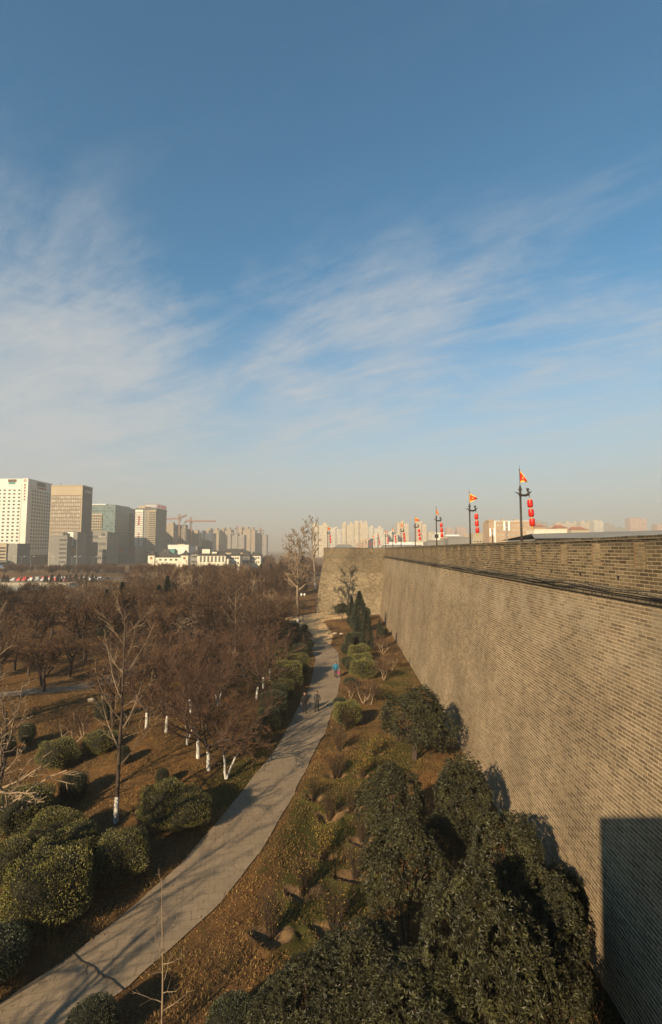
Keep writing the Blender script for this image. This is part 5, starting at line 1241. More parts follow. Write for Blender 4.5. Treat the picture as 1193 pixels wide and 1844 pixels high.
for lab, a, b_, top, D, wm_ in (('small white stepped house right of the long three-storey one', 413, 433, 1000, 330, 'white_wall'), ('grey courtyard house with a dark roof at the edge of the rust trees', 433, 450, 1001, 345, 'conc_grey'), ('last low house with a white gable before the rust-coloured trees', 450, 470, 1000, 350, 'white_wall'), ('long low grey-roofed hall behind the white courtyard houses', 394, 448, 994, 380, 'conc_beige'), ('dark pavilion roof peeping between the two white courtyard houses', 344, 358, 997, 352, 'conc_grey')):
    th = thing('courtyard_house', lab, 'house', (pxX((a + b_) / 2, D), D, 0)); zt_ = pzZ(top, D, a); part(th, 'wall', wm_, pxX(a, D), pxX(b_, D), D, D + 8, 0, zt_); r_ = MB(); hip(r_, pxX(a, D), pxX(b_, D), D, D + 8, zt_, 2.2, .9, .18); r_.build('roof', M['roof_dark'], th, loc=-th.location); windows(th, 'glass_dark', 'X', pxX(a, D) + .6, pxX(b_, D) - .6, 3.5, zt_ - .4, 4, 2, 1.2, 1.2, D)

# -- right of the bastion: pale towers in the haze
i_ = 0
for lab, a, b_, top, D, fac, bays, cr in (
    ('cream tower with twin tops just behind the bare poplar twigs', 563, 592, 943, 900, 'fac_cream', 3, 2), ('pale grey tower left of the widest cream slab', 595, 615, 950, 1000, 'fac_white', 2, 1),
    ('widest cream apartment slab, left half with twin roof housings', 616, 638, 942, 920, 'fac_cream', 3, 2), ('widest cream apartment slab, right half, tallest of the skyline', 638.5, 663, 940, 920, 'fac_cream', 3, 3),
    ('white tower with a shaded side behind the row of red lanterns', 664, 691, 949, 1000, 'fac_white', 3, 2), ('lower cream apartment block in front of the white tower', 673, 699, 961, 860, 'fac_white', 3, 3),
    ('cream narrow tower between the third and fourth lantern posts', 716, 737, 940, 900, 'fac_cream', 2, 1), ('cream narrow tower just right of the bright flag, twin of its neighbour', 751, 769, 941, 900, 'fac_cream', 2, 1),
    ('low white block between lantern posts, before the towers', 700, 717, 957, 880, 'fac_white', 2, 1), ('small cream block far behind the fourth lantern string', 772, 788, 958, 1000, 'fac_cream', 2, 1),
    ('faint pinkish tower, left of a pair deep in the haze', 805, 820, 951, 1500, 'fac_pink', 2, 1), ('faint pinkish tower, taller right one of a pair deep in the haze', 824, 842, 949, 1500, 'fac_pink', 3, 1),
    ('faint grey tower to the right of the tan hotel', 961, 988, 939, 1300, 'fac_grey', 3, 1), ('faint cream tower group with twin tops right of the lanterns', 1003, 1020, 941, 1350, 'fac_cream', 2, 1), ('faint cream tower second from the grey one', 1020, 1045, 940, 1400, 'fac_cream', 3, 2),
    ('faint cream tower group before the mast', 1048, 1072, 939, 1350, 'fac_cream', 3, 2), ('faint pale tower with twin white spires', 1072, 1090, 938, 1300, 'fac_white', 2, 2), ('faint grey tower behind the spires', 1090, 1110, 943, 1500, 'fac_grey', 2, 1), ('faint brownish tower above the grey roof, alone in the haze', 1137, 1168, 933, 1400, 'fac_pink', 3, 1), ('faint tower cut by the edge of the view', 1186, 1215, 944, 1300, 'fac_pink', 2, 1),
    ('faint low pink block between the grey tower and the red roofs', 990, 1003, 948, 1250, 'fac_pink', 1, 1), ('dull low slab deep in the haze beyond the spires', 1110, 1132, 950, 1600, 'fac_grey', 2, 1)):
    apart(lab, a, b_, top, D, 24, M[fac], bays, cr)
Dq = 420.0
ho = thing('hotel_building', 'long tan hotel with many windows and a pale stair strip behind the lantern posts', 'hotel', (pxX(920, Dq), Dq, 0)); x0, x1 = pxX(882, Dq), pxX(962, Dq); zt_ = pzZ(939, Dq, 920)
part(ho, 'wall', 'brick_hotel', x0, x1, Dq, Dq + 18, 0, zt_); part(ho, 'stair_strip', 'conc_white', pxX(891, Dq), pxX(894, Dq), Dq - .4, Dq - .01, 0, zt_ + .6); part(ho, 'corner_top', 'brick_hotel', pxX(881, Dq), pxX(890, Dq), Dq - .3, Dq + 10, zt_ + .01, zt_ + 1.6)
part(ho, 'eave', 'conc_white', pxX(894, Dq), x1 + .3, Dq - .3, Dq + .2, zt_ + .01, zt_ + .6)
for a in (912, 935): part(ho, 'roof_housing', 'brick_hotel', pxX(a - 3, Dq), pxX(a + 3, Dq), Dq + 5, Dq + 9, zt_ + .02, zt_ + 2.2)
windows(ho, 'glass_pale', 'X', pxX(896, Dq), x1 - 1, 12, zt_ - 1.5, 14, 6, 1.4, 1.5, Dq)
for lab, a, b_, top, D, wm_, roof in (('long white flat-roofed building right of the hotel', 963, 1022, 955, 400, 'white_wall', None), ('small block with red hipped roof beside the white building', 1003, 1024, 952, 520, 'brick_hotel', 'roof_red'), ('house with a red pointed roof left of the grey sheet roof', 1030, 1062, 955, 540, 'conc_beige', 'roof_red'), ('low pink house with a red roof far behind the lantern string', 965, 985, 950, 600, 'brick_hotel', 'roof_red'), ('low block with an orange lit wall in the middle distance', 852, 880, 961, 480, 'conc_beige', None), ('low grey building with a long flat roof behind the second lantern post', 808, 852, 969, 340, 'conc_grey', None),
                              ('white-roofed market hall behind the lantern posts', 800, 838, 968, 420, 'conc_beige', 'roof_white'), ('low grey shop row before the market hall', 770, 800, 975, 320, 'conc_grey', None), ('cream cubic block between the lantern posts and the hall', 784, 800, 961, 450, 'conc_white', None), ('long pale sheet-roofed shed under the far lantern posts', 690, 760, 984, 330, 'conc_grey', 'roof_white'), ('tan slab beside the hall with roof clutter', 836, 884, 964, 500, 'conc_beige', None), ('low pale house row below the cream towers', 700, 775, 977, 620, 'white_wall', None)):
    th, z = block(lab, a, b_, top, D, 16, wm_, (max(3, int((b_ - a) / 5)), 2), nm='low_building')
    if roof:
        r_ = MB(); hip(r_, pxX(a, D), pxX(b_, D), D, D + 16, z + .92, 3.0 if roof != 'roof_white' else 1.4, .8, .2); r_.build('roof', M['sign_white' if roof == 'roof_white' else roof], th, loc=-th.location)
# grey sheet roof of a long shed just inside the wall
gs = thing('long_shed', 'long shed with a pale grey sheet roof just inside the wall, seen above the parapet', 'shed', (58, 90, 0))
part(gs, 'wall', 'conc_grey', 34, 78, 84, 100, 0, 15.85)
r_ = MB(); r_.add([(33, 83, 15.9), (80, 83, 16.4), (80, 92, 18.2), (36, 92, 17.0), (80, 101, 16.4), (33, 101, 15.9)], [(0, 1, 2, 3), (3, 2, 4, 5)]); r_.build('roof', M['roof_grey'], gs, loc=-gs.location)

# -- street lamps and parked cars by the ring road
lm = thing('street_lamp', 'tall grey double-armed street lamp at the ring road', 'street lamp', (pxX(22, 300), 300, 0), group='street lamps along the ring road')
b_ = MB(); b_.tube([(0, 0, 0), (0, 0, 9.3)], [.14, .08], 7); b_.build('pole', M['roof_grey'], lm)
for s in (-1, 1):
    b_ = MB(); b_.tube([(0, 0, 9.0), (s * .9, 0, 9.7), (s * 1.7, 0, 9.8)], .06, 5); a_ = b_.build('arm', M['roof_grey'], lm); b_ = MB(); b_.box(s * 1.3 - .4 * (s < 0), s * 1.7 + .4 * (s > 0), -.15, .15, 9.72, 9.9); b_.build('lamp_head', M['sign_white'], a_)
for px, D in ((40, 305), (57, 303), (91, 304), (102, 330), (130, 290), (133, 326), (140, 312), (169, 303)): dup(lm, (pxX(px, D), D, 0), .3)
CARP = {c: simple('car_paint_' + n_, col_, None, 3, rough=.35, spec=.5) for c, n_, col_ in ((0, 'white', (.75, .74, .7)), (1, 'red', (.5, .04, .03)), (2, 'silver', (.42, .42, .41)), (3, 'black', (.03, .03, .03)), (4, 'green', (.25, .4, .12)), (5, 'orange', (.6, .25, .05)))}
def car_mesh(c):
    b_ = MB(); b_.frustum((-2.15, 2.15, -.88, .88, .3), (-2.1, 2.1, -.84, .84, .82)); b_.frustum((-1.5, 1.2, -.80, .80, .822), (-1.0, .6, -.64, .64, 1.42)); return b_.mesh('body', CARP[c])
gl = MB(); gl.frustum((-1.44, 1.12, -.815, .815, .88), (-1.06, .70, -.70, .70, 1.3)); glm = gl.mesh('window', M['glass_dark'])
wl = MB(); wl.tube([(0, -.1, 0), (0, .1, 0)], .31, 10); wlm = wl.mesh('wheel', M['cable'])
car_m = {c: car_mesh(c) for c in CARP}; CN = ('white', 'red', 'silver', 'black', 'pale green', 'orange')
rng = random.Random(3)
for i in range(30):
    c = rng.choice((0, 2, 1, 2, 2, 3, 2, 1, 0)); row = i % 2; y = 217 + row * 8 + rng.uniform(-.5, .5); x = -147 + (i // 2) * 2.7 + rng.uniform(-.2, .2)
    cr = thing('parked_car', CN[c] + ' car parked in the row beyond the evergreens by the moat', 'car', (x, y, 0), math.pi / 2 + rng.uniform(-.05, .05), CN[c] + ' cars parked by the ring road')
    link('body', car_m[c], cr); link('window', glm, cr)
    for sx in (-1.3, 1.35):
        for sy in (-.8, .8): link('wheel', wlm, cr, (sx, sy, .31))
V = [(-165, 211, .07), (-15, 213, .07), (-15, 229, .07), (-165, 227, .07)]
tag(link('pavement', new_mesh('pavement', V, [[(0, 1, 2, 3)]], M['quay'])), kind='structure')
# ------------------------------------------------------------------ lantern posts along the wall
XPOST = 12.0
def flag_mesh(kind, curl):
    """triangular pennon, red with a yellow border, hanging and lifting in the wind; hoist along z (0 top .. -1.15)"""
    n_, b_ = 14, 7; rows = []
    for i in range(n_ + 1):
        u = i / n_
        for j in range(b_ + 1):
            v = j / b_; half = 0.62 * (1 - u) ** .9
            L = 1.15 * u
            if curl == 0: x, z = L * .62, -(.55 + .50 * u ** 1.2 - .05 * math.sin(u * 5)) + (0.5 - v) * 2 * half * (1 - .25 * u)     # drooping
            elif curl == 1: x, z = L * .95, -.62 - .10 * u + (0.5 - v) * 2 * half                                              # flying
            else: x, z = L * .42, -(.58 + .75 * u) + (0.5 - v) * 2 * half * .9                                                 # limp
            rows.append((x, .12 * math.sin(u * 7 + v * 1.5) * u, z))
    ii = np.arange((n_ + 1) * (b_ + 1)).reshape(n_ + 1, -1)
    f = np.stack([ii[:-1, :-1].ravel(), ii[1:, :-1].ravel(), ii[1:, 1:].ravel(), ii[:-1, 1:].ravel()], 1)
    mi = []
    for i in range(n_):
        for j in range(b_): mi.append(1 if (j == 0 or j == b_ - 1 or i >= n_ - 2 or (4 <= i <= 5 and j == 3) or (kind and i == 0)) else 0)
    V = np.array(rows)
    # two sides 1.5 cm apart, so the cloth has body
    V2 = V + np.array([0, .015, 0]); nv = len(V)
    return new_mesh('flag', np.concatenate([V, V2]), [f, f[:, ::-1] + nv], [M['flag_red'], M['flag_yellow']], [np.array(mi), np.array(mi)], True)
flags = [flag_mesh(0, 0), flag_mesh(1, 1), flag_mesh(1, 2)]
def post_meshes():
    d = {}
    b_ = MB(); b_.tube([(0, 0, 0), (0, 0, 4.92)], [.085, .065], 10); b_.lathe([(.0, 0), (.22, 0), (.22, .25), (.13, .42), (.09, .5)], 12); d['pole'] = b_.mesh('pole', M['iron'], True)
    b_ = MB(); b_.lathe([(.068, 4.9), (.09, 4.98), (.07, 5.02), (.11, 5.08), (.12, 5.14), (.09, 5.2), (.06, 5.24), (.075, 5.3), (.05, 5.36), (.022, 5.38), (.02, 6.4), (.04, 6.42), (.04, 6.46), (.012, 6.5), (.005, 6.78)], 10); d['finial'] = b_.mesh('finial', M['iron'], True)
    # dragon-shaped arm: tail curl, belly, raised neck, head with open jaw, forelegs holding the cord
    b_ = MB(); b_.tube([(-.46, 0, 4.98), (-.40, 0, 5.06), (-.30, 0, 5.04), (-.20, 0, 4.95), (0, 0, 4.86), (.22, 0, 4.76), (.46, 0, 4.75), (.66, 0, 4.86), (.74, 0, 5.02), (.66, 0, 5.16), (.58, 0, 5.24), (.60, 0, 5.34)], [.02, .03, .045, .06, .085, .11, .125, .135, .11, .075, .06, .055], 10)
    b_.tube([(.56, 0, 5.36), (.66, 0, 5.40), (.80, 0, 5.36)], [.075, .085, .03], 8); b_.tube([(.64, 0, 5.30), (.78, 0, 5.24)], [.04, .018], 6); b_.tube([(.55, 0, 5.42), (.46, 0, 5.50)], [.025, .008], 5)
    b_.tube([(.74, 0, 5.0), (.88, 0, 5.02), (.94, 0, 5.14), (.90, 0, 5.22)], [.06, .04, .03, .02], 7); b_.tube([(.72, 0, 4.86), (.76, 0, 4.70), (.74, 0, 4.60), (.80, 0, 4.58)], [.06, .035, .028, .015], 7); b_.tube([(-.12, 0, 4.92), (-.08, 0, 4.72), (-.16, 0, 4.68)], [.05, .03, .02], 6); b_.tube([(.12, 0, 4.80), (.10, 0, 4.64), (.17, 0, 4.60)], [.04, .025, .015], 6)
    d['dragon_arm'] = b_.mesh('dragon_arm', M['iron'], True)
    prof = [(.05, 0.0), (.20, -.02), (.245, -.07), (.262, -.16), (.262, -.62), (.245, -.71), (.20, -.76), (.05, -.78)]
    b_ = MB(); V = []; k = 24
    b_.lathe([(r, z) for r, z in prof], k); a = np.array(b_.v[0]); ang = np.arctan2(a[:, 1], a[:, 0]); s = 1 + .018 * np.cos(ang * 12); a[:, 0] *= s; a[:, 1] *= s; b_.v[0] = a
    d['lantern'] = b_.mesh('lantern', M['lantern'], True)
    b_ = MB(); b_.lathe([(.0, .07), (.06, .07), (.085, .035), (.15, .02), (.15, -.015), (.0, -.015)], 12); d['lantern_cap'] = b_.mesh('cap', M['gold'], True)
    b_ = MB(); b_.lathe([(.0, -.765), (.15, -.765), (.15, -.80), (.07, -.83), (.0, -.83)], 12); d['lantern_foot'] = b_.mesh('cap', M['gold'], True)
    b_ = MB(); b_.lathe([(.0, 0), (.05, 0), (.06, -.06), (.075, -.30), (.0, -.32)], 9); d['tassel'] = b_.mesh('tassel', M['gold'], True)
    b_ = MB(); b_.tube([(0, 0, 0), (0, 0, -.34)], .008, 4); d['cord'] = b_.mesh('cord', M['iron'])
    return d
pm_ = post_meshes()
TOPZ = 12.9       # posts stand on a low plinth behind the parapet
def post(x, y, lab, flag=0, full=True, sway=.05, rz=0.0, s=1.0, grp='lantern posts along the wall'):
    t_ = thing('lantern_post', lab, 'lantern post', (x, y, TOPZ), rz, grp, s)
    pb3 = MB(); 
    link('pole', pm_['pole'], t_); link('finial', pm_['finial'], t_); a_ = link('dragon_arm', pm_['dragon_arm'], t_, (0, 0, 1.49)); a_.scale = (.78, .8, .68)
    f_ = link('flag', flags[flag], t_, (.02, 0, 6.36)); f_.scale = (.72, .9, .70)
    x_, z_ = .76, 4.58; link('cord', pm_['cord'], a_, (x_, 0, z_))
    for k in range(3):
        l_ = link('lantern', pm_['lantern'], t_, (.593 + sway * (k + .5), 0, 4.43 - k * .625)); l_.rotation_euler = (0, -sway * .9, 0); l_.scale = (.68, .68, .66); link('cap', pm_['lantern_cap'], l_); link('cap', pm_['lantern_foot'], l_)
    link('tassel', pm_['tassel'], l_, (0, 0, -.83))
    return t_
post_lab = ['tallest lantern post, nearest the viewer, its red flag drooping and lifting at the tip', 'second lantern post along the wall, with a flat flying red flag edged yellow', 'third lantern post along the wall, with a square lamp box on its pole', 'fourth lantern post, flag flying, in front of the narrow cream tower', 'fifth lantern post along the wall with a dark folded flag', 'sixth lantern post along the wall, flag hanging limp', 'seventh lantern post along the wall, small drooping flag', 'eighth lantern post, before the lower cream block', 'ninth lantern post, in front of the white tower', 'tenth lantern post, its lanterns overlapping its neighbour', 'eleventh lantern post, beginning of the dense far string', 'twelfth lantern post in the dense far string', 'thirteenth lantern post in the dense far string', 'fourteenth lantern post in the dense far string', 'fifteenth lantern post, last clear one of the far string']
for i, (px, lab) in enumerate(zip((939.5, 847, 786.5, 748, 722.5, 707.5, 694.5, 680, 671.5, 664.5, 658.5, 653.5, 649.5, 645.5, 642), post_lab)):
    d = ray(px, 960); y = XPOST * d.y / d.x
    o = post(XPOST, y, lab, (0, 1, 2, 1, 0, 2, 0, 2, 1, 2, 0, 1, 1, 2, 1)[i], sway=(.05, .03, .03, .06, .06, .05, .04, .05, .03, .05, .04, .03, .03, .03, .03)[i])
    if i == 2:
        b_ = MB(); b_.box(-.20, .20, -.2, .16, 2.55, 2.98); b_.box(-.24, .24, -.24, .2, 2.98, 3.03); b_.build('lamp_box', M['iron'], o)
post(-3.0, YE + 2.2, 'lantern post alone on the outer corner of the bastion, with an orange flag', 1, rz=.3)
for lab, px, D, h in (('grey lamp mast with white fittings just left of the closest lantern post', 914, 46, 3.6), ('thin grey lamp mast with a white head in front of the hotel corner', 888, 52, 2.9)):
    X = pxX(px, D); t_ = thing('lamp_mast', lab, 'lamp', (X, D, 12.25)); zt_ = pzZ(941 if h > 3 else 953, D, px) - 12.25
    b_ = MB(); b_.tube([(0, 0, 0), (0, 0, zt_)], [.07, .05], 7); b_.build('pole', M['roof_grey'], t_)
    for s in (-1, 1):
        b_ = MB(); b_.tube([(s * .22, 0, zt_ - .75), (s * .22, 0, zt_ + .1)], .09, 8); b_.tube([(0, 0, zt_ - .45), (s * .22, 0, zt_ - .45)], .03, 5); b_.build('lamp_head', M['sign_white'], t_)
# long tiled hall roof on the wall far behind the bastion
gh = thing('wall_pavilion', 'low grey-roofed pavilion on the wall top behind the bastion parapet', 'pavilion', (1, 175, ZC)); X0, X1 = pxX(599, 175), pxX(641, 175)
part(gh, 'wall', 'roof_red', X0, X1, 175, 181, 10, 14.6); r_ = MB(); hip(r_, X0, X1, 175, 181, 14.6, 1.1, .6, .2); r_.build('roof', M['roof_grey'], gh, loc=-gh.location)
# park lamp by the poplar and pale stones
pl = on_ground(546, 1118); t_ = thing('park_lamp', 'short park lamp post with two white heads beside the tall poplar', 'lamp', pl)
b_ = MB(); b_.tube([(0, 0, 0), (0, 0, 5.2)], [.06, .04], 7); b_.build('pole', M['iron'], t_)
for s in (-1, 1):
    b_ = MB(); b_.lathe([(0, .2), (.16, .14), (.2, -.1), (.1, -.35), (0, -.36)], 10); b_.tube([(-s * .32, 0, 0), (0, 0, 0)], .03, 5); b_.build('lamp_head', M['sign_white'], t_, True, (s * .32, 0, 5.0))
def stone(seed, px, py, s, lab):
    rs = np.random.RandomState(seed); b_ = MB(); nu, nv = 10, 6; V = []
    for i in range(nv + 1):
        for j in range(nu):
            th = math.pi * i / nv; ph = 6.283 * j / nu; r = 1 + .16 * math.sin(ph * 2 + seed) + .1 * math.sin(ph * 3 + th * 4); V.append((s * r * math.sin(th) * math.cos(ph) * 1.2, s * r * math.sin(th) * math.sin(ph) * .8, s * .62 * math.cos(th) + s * .35))
    b_.add(V, [(i * nu + j, (i + 1) * nu + j, (i + 1) * nu + (j + 1) % nu, i * nu + (j + 1) % nu) for i in range(nv) for j in range(nu)])
    tag(b_.build('stone', M['stone'], None, True, on_ground(px, py)), lab, 'stone')
for i, (px, py, s, lab) in enumerate(((590, 1144, .26, 'grey flat stone on the dry grass, left of three by the path end'), (604, 1144, .34, 'pale rounded stone, middle of three by the path end'), (615.5, 1143, .30, 'pale rounded stone, right of three by the path end'), (165, 1265, .32, 'pale pointed stone on the brown slope left of the ginkgo'), (190, 1259, .36, 'pale oblong stone on the brown slope nearer the ginkgo trunk'))): stone(i, px, py, s, lab)

# ------------------------------------------------------------------ people
M['skin'] = simple('skin', (0.50, 0.27, 0.17), (0.46, 0.25, 0.16), 3, rough=.6)
M['hair'] = simple('black_hair', (0.02, 0.015, 0.012), (0.03, 0.022, 0.017), 9, rough=.6)
M['hair_grey'] = simple('greying_hair', (0.10, 0.085, 0.075), (0.06, 0.05, 0.045), 9, rough=.7)
M['cloth_black'] = simple('black_cloth', (0.007, 0.0065, 0.0065), (0.011, 0.010, 0.010), 7, rough=.85)
M['cloth_grey'] = simple('grey_wool', (0.085, 0.078, 0.07), (0.06, 0.055, 0.05), 12, rough=.95)
M['cloth_blue'] = simple('blue_quilted_cloth', (0.012, 0.15, 0.27), (0.01, 0.11, 0.21), 6, rough=.6)
M['cloth_brown'] = simple('dark_brown_cloth', (0.055, 0.038, 0.03), (0.04, 0.028, 0.022), 7, rough=.9)
M['pink_bag'] = simple('pink_plastic', (0.62, 0.07, 0.30), (0.5, 0.05, 0.24), 8, rough=.4)
M['eye'] = simple('dark_eye', (0.02, 0.015, 0.01), (0.02, 0.015, 0.01), 8, rough=.3)
def skin_mesh(name, verts, edges, radii, root, mat, sub=1):
    me = bpy.data.meshes.new(name); me.from_pydata([tuple(v) for v in verts], edges, []); o = bpy.data.objects.new(name, me); COL.objects.link(o)
    md = o.modifiers.new('skin', 'SKIN'); md.use_smooth_shade = True
    for i, sv in enumerate(me.skin_vertices[0].data): r = radii[i]; sv.radius = r if hasattr(r, '__len__') else (r, r); sv.use_root = (i == root)
    ms = o.modifiers.new('sub', 'SUBSURF'); ms.levels = sub; ms.render_levels = sub
    dg = bpy.context.evaluated_depsgraph_get(); out = bpy.data.meshes.new_from_object(o.evaluated_get(dg)); bpy.data.objects.remove(o); out.name = name
    out.materials.clear(); out.materials.append(mat); return out
class Sk:
    def __init__(s): s.v = []; s.e = []; s.r = []
    def add(s, p, r, par=None):
        s.v.append(Vector(p)); s.r.append(r); i = len(s.v) - 1
        if par is not None: s.e.append((par, i))
        return i
    def chain(s, pts, par=None):
        for p, r in pts: par = s.add(p, r, par)
        return par
def person(lab, loc, rz, h, stride, coat, trousers, hair, coat_len, long_hair=False, scarf=None, bag=False, pockets=False, hood=False):
    """figure 1.75 m tall facing -Y, scaled to h; stride = forward offset of the left foot"""
    P = thing('person', lab, 'person', loc, rz, None, h / 1.75)
    fl, fr_ = -stride, stride
    hands = {}
    def limbs(grow_, legs=True, arms=True, torso=True, cut=0.0, head=True, hands_=True):
        k = Sk(); g = grow_; root = k.add((0, 0, .95), (.12 + g, .085 + g))
        if torso:
            c1 = k.add((0, 0, 1.15), (.12 + g, .08 + g), root); c2 = k.add((0, .01, 1.33), (.13 + g, .08 + g), c1); nk = k.add((0, .005, 1.47), (.075 + g * .7, .07 + g * .7), c2)
            if head: k.chain([((0, -.01, 1.54), .06), ((0, -.015, 1.62), (.085, .095)), ((0, -.01, 1.68), (.082, .098)), ((0, 0, 1.735), (.05, .06))], nk)
        if legs:
            for s, f in ((1, fl), (-1, fr_)):
                k.chain([((s * .10, f * .1, .86), .075 + g), ((s * .105, f * .55 - .015, .50), .052 + g), ((s * .11, f + .02, .12), .036 + g * .8), ((s * .11, f, .055), .036)], root)
                if cut == 0: k.chain([((s * .115, f - .11, .035), (.034, .022))], len(k.v) - 1)
        if arms:
            for s, f in ((1, fr_), (-1, fl)):
                if pockets: el, wr = (s * .29, .05, 1.08), (s * .215, -.10, .93)
                else: el, wr = (s * .275, f * .25 + .03, 1.09), (s * .285, f * .55 - .03, .86)
                w = k.chain([((s * .175, .01, 1.38), .052 + g), (el, .040 + g), (wr, .033 + g * .8)], c2 if torso else root)
                hands[s] = Vector(wr)
                if hands_ and not pockets:
                    pm2 = k.add((wr[0], wr[1] - .012, wr[2] - .07), (.038, .020), w)
                    for q, (dy, L) in enumerate(((-.032, .07), (-.011, .082), (.011, .076), (.032, .058))):
                        k.chain([((wr[0], wr[1] - .012 + dy, wr[2] - .115), .0095), ((wr[0] - s * .012, wr[1] - .012 + dy, wr[2] - .115 - L * .5), .0088), ((wr[0] - s * .028, wr[1] - .012 + dy, wr[2] - .11 - L * .9), .0075)], pm2)
                    k.chain([((wr[0] - s * .01, wr[1] - .055, wr[2] - .065), .0105), ((wr[0] - s * .018, wr[1] - .07, wr[2] - .10), .009)], pm2)
        return k
    k = limbs(0.0); link('body', skin_mesh('body', k.v, k.e, k.r, 0, M['skin'], 1), P)
    # trousers
    t_ = Sk(); rt = t_.add((0, 0, .95), (.165, .125))
    for s, f in ((1, fl), (-1, fr_)): t_.chain([((s * .10, f * .1, .84), .108), ((s * .105, f * .55 - .015, .50), .078), ((s * .11, f + .025, .05), .075)], rt)
    link('trousers', skin_mesh('trousers', t_.v, t_.e, t_.r, 0, M[trousers]), P)
    for s, f in ((1, fl), (-1, fr_)):
        q = Sk(); q.chain([((s * .112, f + .045, .06), (.056, .062)), ((s * .114, f - .05, .042), (.060, .046)), ((s * .117, f - .15, .036), (.052, .038)), ((s * .117, f - .175, .034), (.045, .034))]); link('shoe', skin_mesh('shoe', q.v, q.e, q.r, 0, M['cloth_black']), P)
    # coat: torso with skirt and sleeves in one surface
    c = Sk(); r0 = c.add((0, 0, 1.12), (.195, .15)); c.chain([((0, 0, .98), (.205, .155)), ((0, 0, coat_len + .06), (.215, .165)), ((0, 0, coat_len), (.215, .165))], r0); ch = c.add((0, .01, 1.33), (.215, .15), r0); c.chain([((0, .005, 1.45), (.125, .11)), ((0, .005, 1.53), (.085, .085))], ch)
    for s, f in ((1, fr_), (-1, fl)):
        if pockets: el, wr = (s * .30, .05, 1.08), (s * .225, -.09, .945)
        else: el, wr = (s * .28, f * .25 + .03, 1.09), (s * .288, f * .55 - .03, .875)
        c.chain([((s * .19, .01, 1.385), .088), (el, .070), (wr, .058)], ch)
    cm_ = skin_mesh('coat', c.v, c.e, c.r, 0, M[coat]); co_ = link('coat', cm_, P)
    if not hood:
        b_ = MB(); b_.tube([(0, -.145, 1.40), (0, -.165, 1.2), (0, -.17, coat_len + .1)], [.012, .012, .012], 5); b_.build('placket', M['cloth_black'], co_)
    # hair as a cap over the skull
    q = Sk(); q.chain([((0, .035, 1.60 if not long_hair else 1.52), (.085, .075)), ((0, .022, 1.68), (.103, .10)), ((0, -.012, 1.735), (.098, .118)), ((0, -.01, 1.77), (.06, .08))]); link('hair', skin_mesh('hair', q.v, q.e, q.r, 0, M[hair]), P)
    for s in (-1, 1):
        b_ = MB(); b_.lathe([(0, -.012), (.011, -.006), (.013, 0), (.011, .006), (0, .012)], 8); b_.build('eye', M['eye'], P, True, (s * .033, -.108, 1.645))
        b_ = MB(); b_.lathe([(0, -.03), (.014, -.02), (.018, 0), (.014, .022), (0, .03)], 8); b_.build('ear', M['skin'], P, True, (s * .09, 0, 1.635))
    b_ = MB(); b_.tube([(0, -.100, 1.655), (0, -.125, 1.618), (0, -.105, 1.608)], [.008, .017, .012], 6); b_.build('nose', M['skin'], P, True)
    b_ = MB(); b_.tube([(-.026, -.098, 1.578), (0, -.106, 1.576), (.026, -.098, 1.578)], [.004, .007, .004], 6); b_.build('mouth', M['roof_red'], P, True)
    if scarf:
        b_ = MB(); b_.tube([(math.cos(a) * .10, math.sin(a) * .10 - .01, 1.475 + .015 * math.sin(a * 2)) for a in np.linspace(0, 6.283, 15)], .05, 8); b_.tube([(.02, -.12, 1.46), (.03, -.165, 1.36), (.02, -.175, 1.24)], [.05, .05, .04], 7); b_.build('scarf', M[scarf], P, True)
    if hood:
        q = Sk(); q.chain([((-.09, .03, 1.46), (.05, .05)), ((0, .10, 1.44), (.075, .055)), ((.09, .03, 1.46), (.05, .05))]); link('hood', skin_mesh('hood', q.v, q.e, q.r, 0, M[coat]), co_)
    return P, hands
pp = at(549, 1283.5, .03); person('person in a dark jacket and black trousers walking toward the viewer, arms at the sides', pp, -.05, 1.74, .13, 'cloth_black', 'cloth_black', 'hair', .80)
pp = at(571, 1281, .03); person('person in a grey wool coat and black scarf walking with hands in the pockets', pp, -.12, 1.70, -.12, 'cloth_grey', 'cloth_black', 'hair', .66, True, 'cloth_black', pockets=True)
pp = at(605, 1220, .03); P3, hd = person('person in a bright blue jacket seen from behind, carrying a pink bag on the path', pp, math.pi - .15, 1.72, .13, 'cloth_blue', 'cloth_brown', 'hair_grey', .76, hood=True)
bgm = MB()
bgm.frustum((-.11, .11, -.06, .06, -.42), (-.15, .15, -.08, .08, -.12)); bgm.tube([(-.09, 0, -.13), (-.05, 0, -.02), (0, 0, .0), (.05, 0, -.02), (.09, 0, -.13)], .012, 5)
hw = P3.matrix_basis @ (hd[-1] + Vector((0, -.012, -.13)))
bo2 = bgm.build('carrier_bag', M['pink_bag'], None, False, hw); bo2.rotation_euler = (0, 0, .4); bo2.scale = (.8, .8, .8); tag(bo2, 'pink carrier bag hanging from the hand of the person in blue', 'bag')

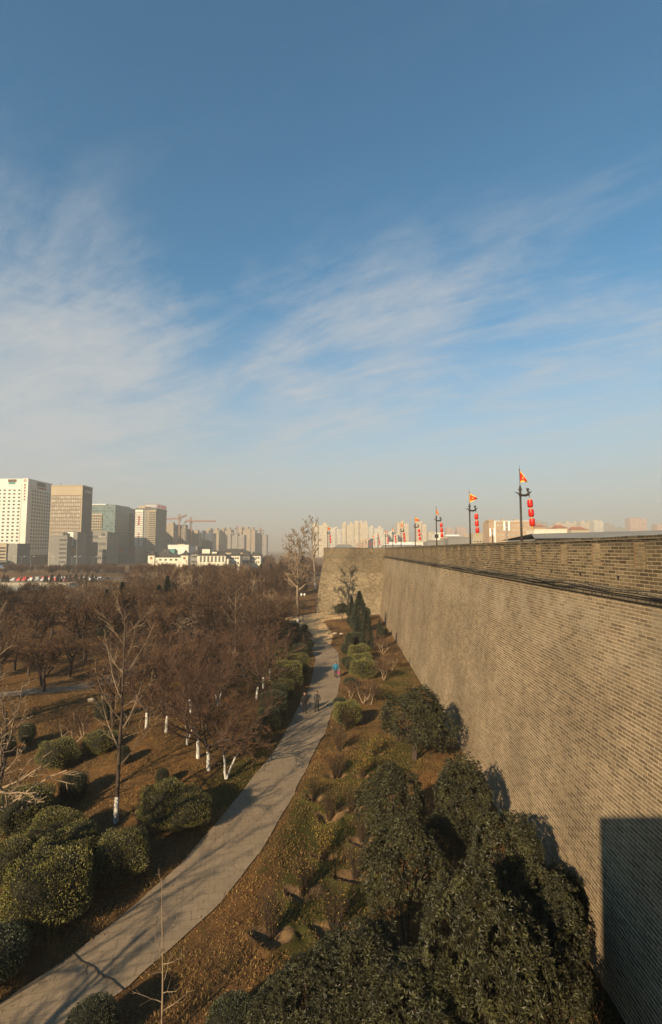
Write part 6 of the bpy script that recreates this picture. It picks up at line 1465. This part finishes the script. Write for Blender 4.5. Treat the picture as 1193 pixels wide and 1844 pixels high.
# ------------------------------------------------------------------ ground litter: nobody could count it
rs = np.random.RandomState(21)
def scatter(n, ylo, yhi, xlo, xhi, pw=1.6, onpath=0.0):
    y = ylo + (yhi - ylo) * rs.uniform(0, 1, n) ** pw; x = rs.uniform(xlo, xhi, n)
    ok = ((path_dist(x, y) > .02) | (rs.uniform(0, 1, n) < onpath)) & ((rs.uniform(0, 1, n) < .45) | np.all([np.hypot(x - a_, y - b_) > r_ * 1.05 for a_, b_, r_ in PITS], axis=0)) & (x > -.74 * y - 2) & (x < 8.2); x, y = x[ok], y[ok]; return np.stack([x, y, np.where(path_dist(x, y) > .02, ground_h(x, y) + .012, .045)], 1)
C = scatter(150000, 13, 62, -30, 8.3, onpath=.03); dr_ = np.sin(C[:, 0] * 1.3 + 2 * np.sin(C[:, 1] * .7)) + np.sin(C[:, 1] * 1.1 - C[:, 0] * .5 + 1) + .6 * np.sin(C[:, 0] * 3.7 + C[:, 1] * 2.9); C = C[dr_ + rs.normal(0, .8, len(C)) > -.1]; D = rs.normal(size=C.shape); D[:, 2] *= .25; V, F3 = leaf_quads(rs, C, D, .068, .045, .2)
M['litter'] = simple('fallen_leaf', (0.30, 0.145, 0.05), (0.15, 0.075, 0.032), 1.0, rough=.95, island=.55, world_co=True)
tag(link('fallen_leaves', new_mesh('fallen_leaves', V, [F3], M['litter'])), 'fallen brown leaves scattered over the dry grass', 'leaves', kind='stuff')
C = scatter(230000, 13, 70, -30, 8.3); nz_ = np.sin(C[:, 0] * 1.9 + np.sin(C[:, 1] * 1.1) * 2) + np.sin(C[:, 1] * 1.7 + C[:, 0] * .6); C = C[nz_ + rs.normal(0, .7, len(C)) > -.1]
D = rs.normal(0, .5, C.shape); D[:, 2] = 1; C[:, 2] -= .02; V, F3 = leaf_quads(rs, C, D, .13, .018, .25)
M['blade'] = simple('dry_grass_blade', (0.27, 0.15, 0.055), (0.13, 0.095, 0.028), .35, rough=.95, island=.4, world_co=True)
tag(link('dry_grass', new_mesh('dry_grass', V, [F3], M['blade'])), 'dry orange-brown grass growing on both sides of the path', 'grass', kind='stuff')
# ------------------------------------------------------------------ winter haze over the whole place
hm = bpy.data.materials.new('haze'); hm.use_nodes = True; t = NT(hm.node_tree)
out = t.n('ShaderNodeOutputMaterial'); pv = t.n('ShaderNodeVolumePrincipled'); t.l(pv.outputs[0], out.inputs['Volume'])
pv.inputs['Color'].default_value = (0.545, 0.53, 0.50, 1); pv.inputs['Density'].default_value = 0.00062; pv.inputs['Anisotropy'].default_value = 0.0
hb = MB(); hb.box(-9100, 9100, -700, 12100, -1.6, 112); hz = hb.build('haze', hm); tag(hz, kind='stuff')
